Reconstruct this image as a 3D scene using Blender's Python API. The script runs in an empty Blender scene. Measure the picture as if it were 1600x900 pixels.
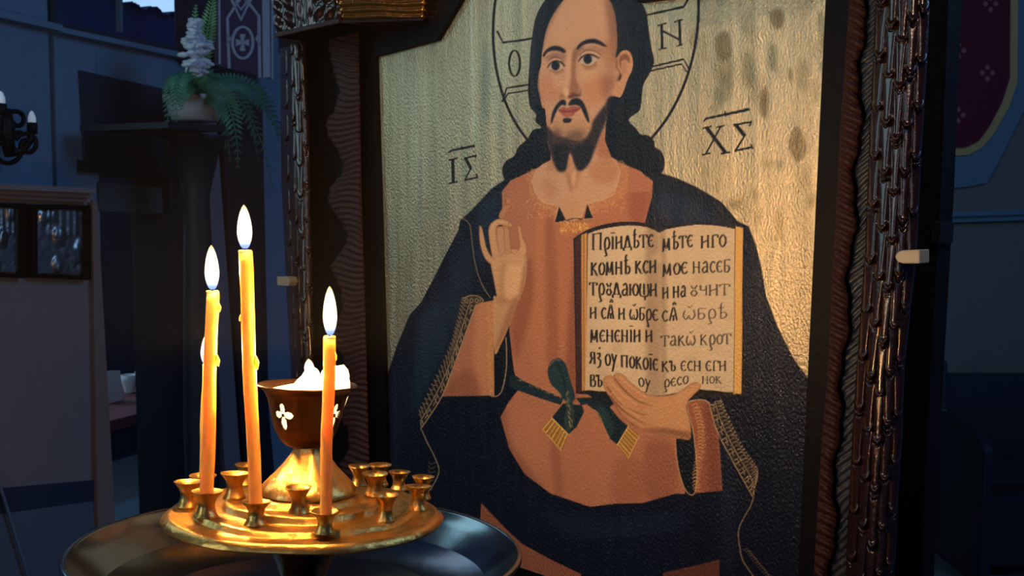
import bpy, math, random
import numpy as np
from mathutils import Vector, Matrix, Euler

# ---------------------------------------------------------------- camera, world, lights, exposure
scene = bpy.context.scene
COL = scene.collection
CAM = Vector((0, 0, 1.45)); PITCH = math.radians(4.0); FPX = 1600.0
cd = bpy.data.cameras.new('camera'); cam = bpy.data.objects.new('camera', cd); COL.objects.link(cam)
cam.location = CAM; cam.rotation_euler = (math.pi / 2 - PITCH, 0, 0)
cd.sensor_width = 36; cd.lens = 36 * FPX / 1600; cd.clip_start = .01
cd.dof.use_dof = True; cd.dof.focus_distance = .98; cd.dof.aperture_fstop = 18
scene.camera = cam
scene.view_settings.view_transform = 'Standard'; scene.view_settings.look = 'None'
scene.view_settings.exposure = 0.0; scene.view_settings.gamma = 1.0; scene.view_settings.use_curve_mapping = False
world = bpy.data.worlds.new('dim_church_air'); scene.world = world; world.use_nodes = True
bg = world.node_tree.nodes['Background']; bg.inputs[0].default_value = (.20, .42, 1.0, 1); bg.inputs[1].default_value = .065
def area(name, loc, target, sx, sy, power, col):
    l = bpy.data.lights.new(name, 'AREA'); l.shape = 'RECTANGLE'; l.size = sx; l.size_y = sy; l.energy = power; l.color = col
    o = bpy.data.objects.new(name, l); COL.objects.link(o); o.location = loc
    o.rotation_euler = (Vector(target) - Vector(loc)).to_track_quat('-Z', 'Y').to_euler(); return o
area('assumed_cool_fill_left', (-2.6, -.6, 2.3), (.1, 1.2, 1.4), .9, 1.6, 16, (.62, .9, 1.0))  # unseen fill lamp added for assumed daylight from the left, no window built
area('cool_glare_lamp_left', (-1.5, 1.58, 2.1), (0, 1.3, 1.6), .5, .9, 3.2, (.5, .9, 1.0))  # unseen lamp added to lay silvery glare on the gold leaf
area('cool_fill_right', (2.9, 1.2, 3.2), (-1.0, 3.2, 1.2), 1.6, 1.6, 26, (.25, .52, 1.0))  # lamp added to lift the left and back walls, no window built
area('cool_fill_side_room', (-2.9, 4.2, 1.9), (-1.85, 4.3, .7), .5, .8, 9, (.5, .75, 1.0))  # lamp added in the side room to brighten the papers
area('cool_fill_rear', (-.9, -3.2, 2.9), (0, 1.0, 1.3), 1.4, 1.4, 9, (.45, .68, 1.0))  # unseen cool fill lamp added behind the camera
sl_ = bpy.data.lights.new('icon_fill_spot', 'SPOT'); sl_.energy = 110; sl_.color = (1.0, .74, .5); sl_.spot_size = math.radians(25); sl_.spot_blend = .9; sl_.shadow_soft_size = .06  # unseen spot added to brighten the painted panel
so_ = bpy.data.objects.new('icon_fill_spot', sl_); COL.objects.link(so_); so_.location = (-.2, -1.1, 2.9)
so_.rotation_euler = (Vector((.13, 1.17, 1.52)) - Vector(so_.location)).to_track_quat('-Z', 'Y').to_euler()
FLAME_W, LAMP_W = 4.2, 5.5                       # candle flames and the burning lamp, in watts
FLAME_COL = (1.0, .56, .2)
# ---------------------------------------------------------------- helpers
FWD = Vector((0, math.cos(PITCH), -math.sin(PITCH))); UP = Vector((0, math.sin(PITCH), math.cos(PITCH)))
def ray(px, py): return Vector((1, 0, 0)) * ((px - 800) / FPX) + UP * ((450 - py) / FPX) + FWD
def on_plane(px, py, p0, n):
    d = ray(px, py); return CAM + d * ((Vector(p0) - CAM).dot(n) / d.dot(n))
def at_y(px, py, Y):
    d = ray(px, py); return CAM + d * ((Y - CAM.y) / d.y)
def lin(c): return tuple((v / 255 / 12.92) if v / 255 <= .04045 else ((v / 255 + .055) / 1.055) ** 2.4 for v in c)

MATS = {}
def mat(name, col, rough=.5, metal=0.0, bump=0.0, bscale=60, var=0.0, coat=0.0, emit=None, estr=0, sss=0.0, spec=.5, aniso=(1, 1, 1), brough=None):
    m = bpy.data.materials.new(name); m.use_nodes = True; nt = m.node_tree; b = nt.nodes['Principled BSDF']
    c = lin(col)
    b.inputs['Base Color'].default_value = (*c, 1); b.inputs['Roughness'].default_value = rough; b.inputs['Metallic'].default_value = metal
    b.inputs['Coat Weight'].default_value = coat; b.inputs['Coat Roughness'].default_value = .12; b.inputs['Specular IOR Level'].default_value = spec
    if sss:
        b.inputs['Subsurface Weight'].default_value = sss; b.inputs['Subsurface Radius'].default_value = (1, .62, .28); b.inputs['Subsurface Scale'].default_value = .02
    if emit: b.inputs['Emission Color'].default_value = (*emit, 1); b.inputs['Emission Strength'].default_value = estr
    if bump or var:
        tc = nt.nodes.new('ShaderNodeTexCoord'); mp = nt.nodes.new('ShaderNodeMapping'); mp.inputs['Scale'].default_value = aniso
        nz = nt.nodes.new('ShaderNodeTexNoise'); nz.inputs['Scale'].default_value = bscale; nz.inputs['Detail'].default_value = 4
        nt.links.new(tc.outputs['Object'], mp.inputs[0]); nt.links.new(mp.outputs[0], nz.inputs['Vector'])
        if bump:
            bp = nt.nodes.new('ShaderNodeBump'); bp.inputs['Strength'].default_value = bump; bp.inputs['Distance'].default_value = .004
            nt.links.new(nz.outputs['Fac'], bp.inputs['Height']); nt.links.new(bp.outputs[0], b.inputs['Normal'])
        if var:
            mx = nt.nodes.new('ShaderNodeMix'); mx.data_type = 'RGBA'
            mx.inputs[6].default_value = (*[v * (1 - var) for v in c], 1); mx.inputs[7].default_value = (*[min(1, v * (1 + var)) for v in c], 1)
            nt.links.new(nz.outputs['Fac'], mx.inputs[0]); nt.links.new(mx.outputs[2], b.inputs['Base Color'])
    MATS[name] = m; return m

class MB:
    """collects shapes for ONE mesh object"""
    def __init__(s): s.v, s.f, s.m, s.sm = [], [], [], []
    def add(s, vs, fs, mi=0, smooth=False):
        o = len(s.v); s.v += [Vector(v) for v in vs]; s.f += [tuple(i + o for i in f) for f in fs]; s.m += [mi] * len(fs); s.sm += [smooth] * len(fs); return s
    def box(s, c, size, rz=0, mi=0, axes=None, bev=0):
        hx, hy, hz = [q / 2 for q in size]
        bm_ = [(x, y, z) for x in (-hx, hx) for y in (-hy, hy) for z in (-hz, hz)]
        R = axes if axes else Matrix.Rotation(rz, 3, 'Z')
        s.add([Vector(c) + R @ Vector(p) for p in bm_], [(0, 1, 3, 2), (4, 6, 7, 5), (0, 4, 5, 1), (2, 3, 7, 6), (0, 2, 6, 4), (1, 5, 7, 3)], mi); return s
    def prism(s, pts, back, mi=0):
        """pts: front outline (world), back: offset vector"""
        n = len(pts); pts = [Vector(p) for p in pts]; back = Vector(back)
        s.add(pts + [p + back for p in pts], [tuple(range(n)), tuple(range(2 * n - 1, n - 1, -1))] + [(i, i + n, (i + 1) % n + n, (i + 1) % n) for i in range(n)], mi); return s
    def grid(s, P, mi=0, smooth=True, wrap=False):
        """P: rows of points"""
        nr, nc = len(P), len(P[0]); fs = []
        for r in range(nr - 1):
            for c in range(nc if wrap else nc - 1):
                c2 = (c + 1) % nc; fs.append((r * nc + c, r * nc + c2, (r + 1) * nc + c2, (r + 1) * nc + c))
        s.add([p for row in P for p in row], fs, mi, smooth); return s
    def lathe(s, prof, M=Matrix(), n=48, mi=0, wob=None, cap=True):
        rows = [[M @ Vector((r * math.cos(t), r * math.sin(t), z)) for t in [2 * math.pi * k / n for k in range(n)]] for r, z in prof]
        if wob: rows = [[M @ Vector(wob(r, z, 2 * math.pi * k / n)) for k in range(n)] for r, z in prof]
        s.grid(rows, mi, True, True); return s
    def tube(s, pts, r, n=8, mi=0, cap=True, flat=None):
        pts = [Vector(p) for p in pts]; rr = r if isinstance(r, (list, tuple)) else [r] * len(pts); rows = []
        up = Vector((.3, .2, 1)).normalized()
        for i, p in enumerate(pts):
            d = (pts[min(i + 1, len(pts) - 1)] - pts[max(i - 1, 0)]).normalized()
            a = d.cross(up)
            if a.length < .05: a = d.cross(Vector((1, 0, 0)))
            a.normalize(); b = d.cross(a)
            rows.append([p + a * math.cos(2 * math.pi * k / n) * rr[i] + b * math.sin(2 * math.pi * k / n) * rr[i] for k in range(n)])
        o = len(s.v); s.grid(rows, mi, True, True)
        if cap: s.f += [tuple(o + k for k in range(n)), tuple(o + (len(pts) - 1) * n + k for k in reversed(range(n)))]; s.m += [mi] * 2; s.sm += [False] * 2
        return s
    def build(s, name, mats, parent=None, **tags):
        me = bpy.data.meshes.new(name); v = s.v
        if parent is not None:
            inv = world_of(parent).inverted(); v = [inv @ p for p in v]
        else:
            lo = Vector([min(p[i] for p in v) for i in range(3)]); hi = Vector([max(p[i] for p in v) for i in range(3)])
            org = Vector(((lo.x + hi.x) / 2, (lo.y + hi.y) / 2, lo.z)); v = [p - org for p in v]
        me.from_pydata([tuple(p) for p in v], [], s.f)
        for m in (mats if isinstance(mats, (list, tuple)) else [mats]): me.materials.append(m)
        me.polygons.foreach_set('material_index', s.m); me.polygons.foreach_set('use_smooth', s.sm); me.update()
        bm = __import__('bmesh').new(); bm.from_mesh(me); __import__('bmesh').ops.recalc_face_normals(bm, faces=bm.faces); bm.to_mesh(me); bm.free()
        o = bpy.data.objects.new(name, me); COL.objects.link(o)
        if parent is not None: o.parent = parent
        else: o.location = org
        for k, q in tags.items(): o[k] = q
        return o
def world_of(o):
    M = o.matrix_basis.copy()
    while o.parent: o = o.parent; M = o.matrix_basis @ M
    return M
def thing(name, label, cat, loc, rot=(0, 0, 0), group=None):
    o = bpy.data.objects.new(name, None); COL.objects.link(o); o.empty_display_size = .05
    o.location = loc; o.rotation_euler = rot; o['label'] = label; o['category'] = cat
    if group: o['group'] = group
    return o
def bevel(o, w, seg=2):
    m = o.modifiers.new('bevel', 'BEVEL'); m.width = w; m.segments = seg; m.limit_method = 'ANGLE'; return o

# ---------------------------------------------------------------- materials
wall_m = mat('blue_grey_plaster', (108, 138, 162), .85, bump=.25, bscale=26, var=.1)
wall_r = mat('grey_plaster', (112, 106, 102), .85, bump=.25, bscale=30, var=.1)
dark_m = mat('dark_stained_wood', (20, 27, 40), .55, bump=.15, bscale=40, var=.3)
floor_m = mat('dark_floor', (96, 104, 110), .45, var=.2, bscale=8)
black_wood = mat('black_lacquered_wood', (9, 8, 12), .55, bump=.15, bscale=150, var=.25, spec=.1)
red_wood = mat('red_brown_carved_wood', (46, 20, 16), .6, bump=.4, bscale=140, var=.3, spec=.25)
pillar_wood = mat('dark_varnished_carved_wood', (46, 23, 15), .24, .5, bump=.2, bscale=160, var=.35, coat=.6)
flame_lit_wood = mat('flame_lit_carved_wood', (206, 144, 72), .2, 1.0, bump=.2, bscale=120, var=.3)  # brown lacquer, its candle reflection put in as gold metal colour
cool_tinted_wood = mat('cool_tinted_carved_wood', (30, 34, 44), .5, bump=.3, bscale=120, var=.3)  # dark board with the cool light's bluish tint put into its colour
tray_m = mat('dull_steel', (118, 124, 132), .2, 1.0, bump=.08, bscale=30, var=.25)
brass_m = mat('worn_brass', (214, 160, 84), .34, 1.0, bump=.35, bscale=110, var=.22)
bowl_m = mat('tarnished_brass', (84, 58, 38), .36, 1.0, bump=.25, bscale=70, var=.3)
wax_m = mat('honey_beeswax', (250, 176, 84), .42, sss=.85, bump=.2, bscale=90, var=.08, coat=.1)
cream_m = mat('cream_plastic', (150, 138, 116), .5, var=.05, bscale=20)
wick_m = mat('burnt_wick', (20, 16, 14), .9, bump=.1, bscale=200)
glow_wax = mat('glowing_molten_wax', (255, 236, 196), .4, emit=(1, .74, .38), estr=2.2, var=.03, bscale=60)  # emission stands in for flame light shining through the wax
iron_m = mat('black_iron', (18, 18, 22), .5, .6, bump=.1, bscale=90)
pot_m = mat('white_flowerpot', (190, 192, 190), .5, var=.06, bscale=30)
leaf_m = mat('green_fern', (74, 140, 112), .5, var=.3, bscale=50)
bright_leaf = mat('pale_green_fern', (130, 190, 120), .5, var=.2, bscale=50)
petal_m = mat('white_blossom', (225, 232, 236), .6, var=.05, bscale=80)
purple_m = mat('purple_cloth', (86, 66, 92), .9, bump=.2, bscale=300, var=.12)
orn_m = mat('silver_white_braid', (206, 206, 206), .7, bump=.2, bscale=240, var=.06)
maroon_m = mat('maroon_cloth', (94, 17, 38), .9, bump=.2, bscale=260, var=.15)
gold_m = mat('dull_gold_braid', (186, 150, 92), .6, .3, bump=.2, bscale=200, var=.1)
bluegrey_m = mat('blue_grey_paint', (90, 114, 132), .7, var=.1, bscale=20)
stone_m = mat('grey_panel_paint', (122, 116, 120), .75, bump=.08, bscale=40, var=.08)
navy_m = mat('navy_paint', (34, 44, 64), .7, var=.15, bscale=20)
paleblue_m = mat('pale_blue_paint', (84, 96, 110), .7, var=.1, bscale=20)
silver_m = mat('embossed_silver', (176, 172, 166), .34, 1.0, bump=.5, bscale=60, var=.3)
paper_m = mat('white_paper', (236, 238, 240), .7, var=.04, bscale=30)
redtop_m = mat('red_tablecloth', (120, 62, 66), .8, var=.1, bscale=30)
glass_m = mat('window_glass', (40, 66, 110), .08, spec=.6)
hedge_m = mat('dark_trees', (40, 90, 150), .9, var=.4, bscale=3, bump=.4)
# ---------------------------------------------------------------- the room
# left wall recedes to the right; right wall faces us
LP, LN = Vector((-1.25, 2.5, 0)), Vector((.933, -.36, 0)).normalized()
LT = Vector((.36, .933, 0)).normalized()
def L(px, py, d=0.0): return on_plane(px, py, LP + LN * d, LN)
def Lz(px, z, d=0.0):
    p = L(px, 338, d); return Vector((p.x, p.y, z))
def slab(name, pts, back, m, parent=None, **t):
    return MB().prism(pts, back, 0).build(name, m, parent, **t)
ST = dict(kind='structure')
fl = MB().box((.4, 3.4, -.05), (9, 11, .1)).build('floor', floor_m, **ST)
LB = -LN * .03
# the left wall is built round its window and its doorway
MB().prism([Lz(-400, 0), Lz(-400, 3.6), Lz(84, 3.6), Lz(84, 0)], LB).prism([L(84, 42), Lz(84, 0), Lz(150, 0), L(150, 56)], LB) \
    .prism([L(150, 56), L(150, 116), L(292, 152), L(292, 86)], LB).prism([Lz(295, 3.6), Lz(288, 0), Lz(560, 0), Lz(560, 3.6)], LB) \
    .build('wall_left', wall_m, **ST)
wb = Lz(560, 0)
MB().prism([Vector((-.62, 4.75, 0)), Vector((4.2, 4.75, 0)), Vector((4.2, 4.75, 3.6)), Vector((-.62, 4.75, 3.6))], (0, .2, 0)).build('wall_back', wall_r, **ST)
# the side room seen through the doorway
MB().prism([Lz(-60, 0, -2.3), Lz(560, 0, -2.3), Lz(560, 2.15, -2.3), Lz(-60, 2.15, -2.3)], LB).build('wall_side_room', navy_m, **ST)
# picture rail under the window
MB().prism([L(-60, 6, .0), L(84, 40, 0), L(84, 50, 0), L(-60, 18, 0)], LN * .03).prism([L(84, 44, 0), L(296, 88, 0), L(296, 96, 0), L(84, 52, 0)], LN * .03).build('trim_1', wall_m, **ST)
# window: frame, mullion and pane; dusk sky and trees stand outside
wn = thing('window_1', 'high window with a dark lower pane and bright sky at its top', 'window', L(190, 84)); wn['kind'] = 'structure'
f = MB()
for a, b in (((84, -150), (90, 42)), ((286, -150), (296, 86))):
    f.prism([L(a[0], a[1], .01), L(b[0], a[1], .01), L(b[0], b[1], .01), L(a[0], b[1] , .01)], -LN * .03)
f.prism([L(84, 34, .01), L(294, 76, .01), L(294, 87, .01), L(84, 43, .01)], -LN * .03)
f.build('window_frame', navy_m, wn)
slab('mullion', [L(187, -150, .0), L(191, -150, .0), L(192, 50, .0), L(188, 50, .0)], -LN * .015, bluegrey_m, wn)
def dark_pane():
    m = bpy.data.materials.new('clear_window_glass'); m.use_nodes = True; nt = m.node_tree; nt.nodes.clear()
    o = nt.nodes.new('ShaderNodeOutputMaterial'); mx = nt.nodes.new('ShaderNodeMixShader'); t = nt.nodes.new('ShaderNodeBsdfTransparent'); g = nt.nodes.new('ShaderNodeBsdfGlossy')
    t.inputs[0].default_value = (.8, .9, 1, 1); g.inputs['Roughness'].default_value = .05; mx.inputs[0].default_value = .06
    nt.links.new(t.outputs[0], mx.inputs[1]); nt.links.new(g.outputs[0], mx.inputs[2]); nt.links.new(mx.outputs[0], o.inputs[0]); return m
slab('pane', [L(84, -150, -.018), L(296, -150, -.018), L(296, 88, -.018), L(84, 44, -.018)], -LN * .006, dark_pane(), wn)
sky_m = mat('winter_sky', (200, 225, 240), 1, emit=(.62, .82, 1.0), estr=1.1)
MB().prism([L(-300, -900, -4), L(700, -900, -4), L(700, 130, -4), L(-300, 130, -4)], -LN * .05).build('sky_outside', sky_m, **ST)
rt = random.Random(5)
tp = [(60, 130), (60, -30), (120, -20), (170, -25), (186, -2), (196, 2), (205, -1), (214, 3), (222, 10), (228, 12), (236, 7), (244, 6), (250, 12), (256, 18), (262, 20), (268, 16), (276, 16), (284, 22), (292, 24), (310, 20), (340, 26), (340, 130)]
tr_ = MB()
dense = []
for (x0, y0), (x1, y1) in zip(tp[1:-1], tp[2:]):
    for k in range(4): t = k / 4; dense.append((x0 + (x1 - x0) * t, y0 + (y1 - y0) * t + rt.uniform(-1.6, 1.6) - (2 if x0 < 180 else -3)))
rows = []
for i in range(5):
    a = i / 4; rows.append([L(x, y * (1 - a) + 130 * a, -1.2 - .25 * math.sin(math.pi * min(1, a * 1.4)) * (1 + .3 * math.sin(x * .5))) for x, y in dense])
tr_.grid(rows); tr_.prism([L(x, y, -1.25) for x, y in ([(60, 130)] + dense + [(340, 130)])], -LN * .3)
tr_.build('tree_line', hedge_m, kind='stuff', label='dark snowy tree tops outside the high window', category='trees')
# doorway: dark header and jambs, door leaf ajar at the right
dr = thing('door_1', 'dark doorway in the left wall behind the fern', 'doorway', Lz(215, 0)); dr['kind'] = 'structure'
slab('transom', [L(126, 110, .01), L(262, 140, .01), L(266, 262, .01), L(134, 252, .01)], -LN * .12, navy_m, dr)
slab('header', [L(134, 250, .03), L(322, 270, .03), L(322, 284, .03), L(134, 268, .03)], -LN * .16, dark_m, dr)
slab('overdoor_panel', [L(150, 284, .0), L(260, 294, .0), L(258, 334, .0), L(152, 330, .0)], -LN * .1, mat('green_grey_panel', (62, 74, 78), .8, var=.1), dr)
MB().prism([L(262, 140, .03), L(286, 146, .03), Lz(288, 0, .03), Lz(270, 0, .03)], -LN * .15).build('jamb', dark_m, dr)
MB().prism([L(286, 150, .05), L(320, 160, .05), Lz(322, 0, .05), Lz(290, 0, .05)], -LN * .1).build('jamb', mat('brown_curtain', (42, 42, 54), .9, bump=.3, bscale=20, aniso=(8, 8, .3), var=.2), dr)
MB().prism([L(312, 150, .052), L(336, 155, .052), L(370, 640, .052), Lz(384, 0, .052), Lz(358, 0, .052), L(346, 640, .052)], -LN * .04).build('architrave', mat('pale_grey_trim', (112, 112, 124), .8, var=.1), dr)
# pilaster and dark hanging behind the kiosk's left column
MB().prism([L(344, 150, .06), L(410, 158, .06), L(420, 640, .06), Lz(440, 0, .06), Lz(398, 0, .06), L(376, 640, .06)], -LN * .06).build('trim_2', dark_m, **ST)
MB().prism([L(294, -150, .04), L(334, -150, .04), L(336, 104, .04), L(294, 96, .04)], -LN * .04).build('trim_3', mat('plum_trim', (48, 40, 58), .85, var=.1), **ST)

# ---- low table with papers in the side room
def side(px, py, d=-1.0): return L(px, py, d)
tb = thing('side_table', 'low dark table with a reddish top seen through the doorway', 'table', Lz(205, 0, -.9))
ztop = L(200, 619, -.9).z
a, b = Lz(120, ztop, -.6), Lz(250, ztop, -.6); c, d = Lz(250, ztop, -1.3), Lz(110, ztop, -1.3)
MB().prism([a, b, c, d], (0, 0, -.04)).build('tabletop', redtop_m, tb)
for p in (a, b, c, d):
    q = p + ((a + b + c + d) / 4 - p) * .08
    MB().tube([Vector((q.x, q.y, 0)), Vector((q.x, q.y, ztop - .03))], [.018, .026], 8).build('leg', dark_m, tb)
MB().prism([a * .97 + c * .03 - Vector((0, 0, .04)), b * .97 + d * .03 - Vector((0, 0, .04)), b * .97 + d * .03 - Vector((0, 0, .14)), a * .97 + c * .03 - Vector((0, 0, .14))], -LN * .02).build('apron', dark_m, tb)
def sheet(pts, lab, dd):
    cs = [L(x, y, dd) for x, y in pts]; zz = min(p.z for p in cs)
    for p in cs: p.z += ztop - zz + .001
    return MB().prism(cs, -LN * .004).build('paper_sheet', paper_m, label=lab, category='paper')
sheet([(160, 563), (187, 562), (193, 608), (166, 614)], 'pale paper sheet propped at the left end of the low table', -.85)
for (px, py, r, lab) in ((195, 600, .034, 'small white dish on the low table beside the paper sheet'), (222, 600, .046, 'small white dish at the right of the low table')):
    p = Lz(px, ztop + .001, -.95)
    M = Matrix.Translation(p)
    MB().lathe([(0, 0), (r * .5, 0), (r * .55, .005), (r * .9, .05), (r, .075), (r * .94, .075), (r * .8, .05), (r * .4, .012), (0, .01)], M, 20).build('dish', paper_m, label=lab, category='dish', group='white dishes on the low table')
rg = [Lz(180, .012, -.2), Lz(300, .012, -.2), Lz(300, .012, -1.6), Lz(150, .012, -1.6)]
MB().prism(rg, (0, 0, -.01)).build('floor_mat', bluegrey_m, label='pale blue mat on the floor inside the doorway', category='mat')

# ---- grey panelled choir screen at the far left with two framed pictures
def C(px, py, d=0.0): return on_plane(px, py, LP + LN * (.5 + d), LN)
def Cz(px, z, d=0.0):
    p = C(px, 338, d); return Vector((p.x, p.y, z))
cb = thing('choir_screen', 'grey panelled screen with moulded top at the left edge of the picture', 'screen', Cz(60, 0))
slab('panel', [C(-260, 300), C(146, 305), C(156, 480), C(160, 760), Cz(166, 0), Cz(-260, 0)], -LN * .05, stone_m, cb)
slab('corner_post', [C(144, 312, .012), C(152, 313, .012), C(180, 812, .012), Cz(196, 0, .012), Cz(170, 0, .012), C(152, 800, .012)], -LN * .075, mat('grey_post_paint', (124, 108, 98), .75, var=.08), cb)
cm_ = MB()
for (y0, y1, dd) in ((0, 8, .045), (8, 15, .03), (15, 22, .016)):
    cm_.prism([C(-260, 276 + y0, dd), C(150 - y0 * .6, 294 + y0, dd), C(150 - y0 * .6, 294 + y1, dd), C(-260, 276 + y1, dd)], -LN * (.05 + dd))
cm_.build('top_moulding', stone_m, cb)
slab('dark_band', [C(-260, 786, .004), C(150, 750, .004), C(153, 782, .004), C(-260, 838, .004)], -LN * .02, navy_m, cb)
slab('lower_panel', [C(-260, 838, .003), C(153, 782, .003), C(160, 900, .003), C(166, 1000, .003), C(-260, 1060, .003)], -LN * .02, paleblue_m, cb)
for (x0, x1, yt0, yt1, yb0, yb1, lab, seed) in ((-34, 43, 316, 318, 431, 435, 'dark framed silver picture cut off by the left edge', 1), (52, 143, 319, 321, 434, 438, 'dark framed silver picture nearest the screen corner post', 2)):
    p = thing('framed_picture', lab, 'picture', C((x0 + x1) / 2, (yb0 + yb1) / 2, .004), group='framed pictures on the grey screen')
    fr_ = MB(); w = 7
    o = [C(x0, yt0, .02), C(x1, yt1, .02), C(x1, yb1, .02), C(x0, yb0, .02)]; i_ = [C(x0 + w, yt0 + w, .02), C(x1 - w, yt1 + w, .02), C(x1 - w, yb1 - w, .02), C(x0 + w, yb0 - w, .02)]
    for k in range(4): fr_.prism([o[k], o[(k + 1) % 4], i_[(k + 1) % 4], i_[k]], -LN * .018)
    bevel(fr_.build('frame', black_wood, p), .002)
    rr = random.Random(seed); N = 36; bl = [(rr.uniform(.1, .9), rr.uniform(.1, .95), rr.uniform(.05, .16), rr.uniform(.3, 1)) for _ in range(9)]
    rows = []
    for r in range(N + 1):
        v = r / N; row = []
        for c_ in range(N + 1):
            u = c_ / N
            h = sum(q * max(0, 1 - ((u - a_) ** 2 + ((v - b_) * .8) ** 2) / s_ ** 2) ** .5 for a_, b_, s_, q in bl) * .006
            if v < .42: h += .002 * abs(math.sin(u * 22)) * (1 if .2 < u < .8 else .3)
            x = (x0 + w) + (x1 - x0 - 2 * w) * u; y = (yt0 + w) + (yb0 - yt0 - 2 * w) * v
            row.append(C(x, y, .008 + min(h, .009)))
        rows.append(row)
    MB().grid(rows).build('embossed_image', silver_m, p)
MB().tube([C(-20, 700, .012), C(4, 772, .012), C(22, 830, .012), C(45, 905, .012), C(60, 960, .012)], .003, 6).build('cable', bluegrey_m, label='thin pale cable hanging down the lower left of the grey screen', category='cable')

# ---- wall sconce with two bulbs
sc_ = thing('wall_sconce', 'black curled iron wall sconce with two small white bulbs', 'wall light', L(12, 245, .1))
s_ = MB()
def curl(cx, cy, r0, turns, a0, d=.1):
    return [L(cx + r0 * (1 - t * .7) * math.cos(a0 + t * turns * 6.283), cy + r0 * (1 - t * .7) * math.sin(a0 + t * turns * 6.283), d) for t in np.linspace(0, 1, 26)]
s_.tube(curl(26, 188, 20, 1.3, 1.2), .006, 6); s_.tube(curl(-4, 185, 24, 1.3, 2.6), .006, 6); s_.tube(curl(42, 226, 19, 1.3, 3.6), .006, 6); s_.tube(curl(10, 234, 24, 1.2, 0.2), .006, 6)
s_.tube([L(8, 170, .1), L(10, 205, .1), L(14, 245, .1)], [.014, .02, .01], 10); s_.tube([L(10, 205, .1), L(10, 205, .0)], .02, 8)
s_.tube([L(10, 240, .1), L(36, 236, .1), L(50, 214, .1), L(50, 196, .1)], .01, 6); s_.tube([L(8, 225, .1), L(-6, 205, .1), L(2, 172, .1), L(2, 166, .1)], .01, 6)
s_.build('iron_arms', iron_m, sc_)
bulb_m = mat('frosted_bulb', (225, 232, 240), .4, emit=(.7, .85, 1), estr=.2, var=.02)
for x, y in ((50, 184), (2, 154)):
    M = Matrix.Translation(L(x, y + 8, .1))
    h = MB().lathe([(.009, -.026), (.012, -.026), (.012, 0), (0, .002)], M, 12).build('bulb_holder', iron_m, sc_)
    MB().lathe([(.006, -.004), (.009, .004), (.0085, .014), (.004, .026), (0, .029)], M, 12).build('bulb', bulb_m, h)

# ---- banner with interlaced ornament and a ringed cross
bn = MB()
bn.prism([L(334, -160, .07), L(426, -160, .07), L(428, 124, .07), L(338, 102, .07)], -LN * .008, 0)
def strip(pts, w, d=.073, mi=1):
    n = len(pts); l, r = [], []
    for i in range(n):
        p = np.array(pts[i], float); a_ = np.array(pts[max(i - 1, 0)], float); b_ = np.array(pts[min(i + 1, n - 1)], float)
        dd = b_ - a_; dd /= np.hypot(*dd); nn = np.array((-dd[1], dd[0])) * w / 2; l.append(p + nn); r.append(p - nn)
    for i in range(n - 1):
        bn.prism([L(*l[i], d), L(*l[i + 1], d), L(*r[i + 1], d), L(*r[i], d)], -LN * .004, mi)
strip([(414, -160), (417, 121)], 11); strip([(425, -160), (426, 124)], 2.5)
K4 = lambda *p: [(x * .28125, y * .28125) for x, y in p]
strip(K4((1275, 380), (1270, 250), (1265, 100), (1330, 0), (1400, -110)), 3.6); strip(K4((1445, 430), (1442, 260), (1440, 90), (1370, 0), (1290, -110)), 4)
strip(K4((1270, -40), (1340, 110), (1410, -40)), 4.5); strip(K4((1310, 10), (1340, 55), (1372, 10), (1340, -30), (1310, 10)), 3)
strip(K4((1262, 250), (1280, 215), (1262, 190)), 3); strip(K4((1445, 250), (1425, 215), (1445, 185)), 3)
strip([(379.5 + 16 * math.cos(t), 66.5 + 24.5 * math.sin(t)) for t in np.linspace(0, 6.2832, 33)], 3.8)
for dx, dy in ((0, -1), (0, 1), (-1, 0), (1, 0)):
    px_, py_ = 379.5, 66.5; ex, ey = px_ + dx * 10, py_ + dy * 13
    wx, wy = (4.2, 0) if dx == 0 else (0, 5.5)
    bn.prism([L(px_ - wx * .25, py_ - wy * .25, .074), L(ex - wx, ey - wy, .074), L(ex + wx, ey + wy, .074), L(px_ + wx * .25, py_ + wy * .25, .074)], -LN * .004, 1)
strip([(342, -160), (344, 100)], 2)
bn.build('ornament_banner', [purple_m, orn_m], label='purple cloth banner with white interlace and a ringed cross hanging above the fern', category='banner')

# ---- potted plants on a tall dark stand
ps = thing('plant_stand', 'tall dark wooden plant stand in front of the doorway', 'plant stand', Lz(308, 0, .22))
MB().prism([L(262, 190, .34), L(352, 196, .34), L(352, 206, .34), L(262, 200, .34)], -LN * .28).build('stand_top', dark_m, ps)
zt = L(308, 194, .2).z
st = Lz(308, 0, .2)
MB().lathe([(.0, 0), (.16, 0), (.16, .03), (.06, .06), (.045, .3), (.05, zt * .5), (.035, zt - .2), (.07, zt - .05), (.1, zt - .035), (0, zt - .035)], Matrix.Translation(st), 20).build('column', dark_m, ps)
pl = thing('potted_fern', 'white pot of drooping dark green fern with a pale blossom spike', 'potted plant', Vector((st.x, st.y, L(308, 190, .2).z)))
pb = L(308, 190, .2); rpot = (L(336, 170, .2) - L(308, 170, .2)).length
hp = (L(308, 152, .2) - pb).length
MB().lathe([(0, 0), (rpot * .78, 0), (rpot * .92, hp * .5), (rpot * .96, hp * .8), (rpot * 1.06, hp * .82), (rpot * 1.06, hp), (rpot * .94, hp), (rpot * .9, hp * .85), (0, hp * .84)], Matrix.Translation(Vector((st.x, st.y, pb.z))), 32).build('pot', pot_m, pl)
rp = random.Random(11)
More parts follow.
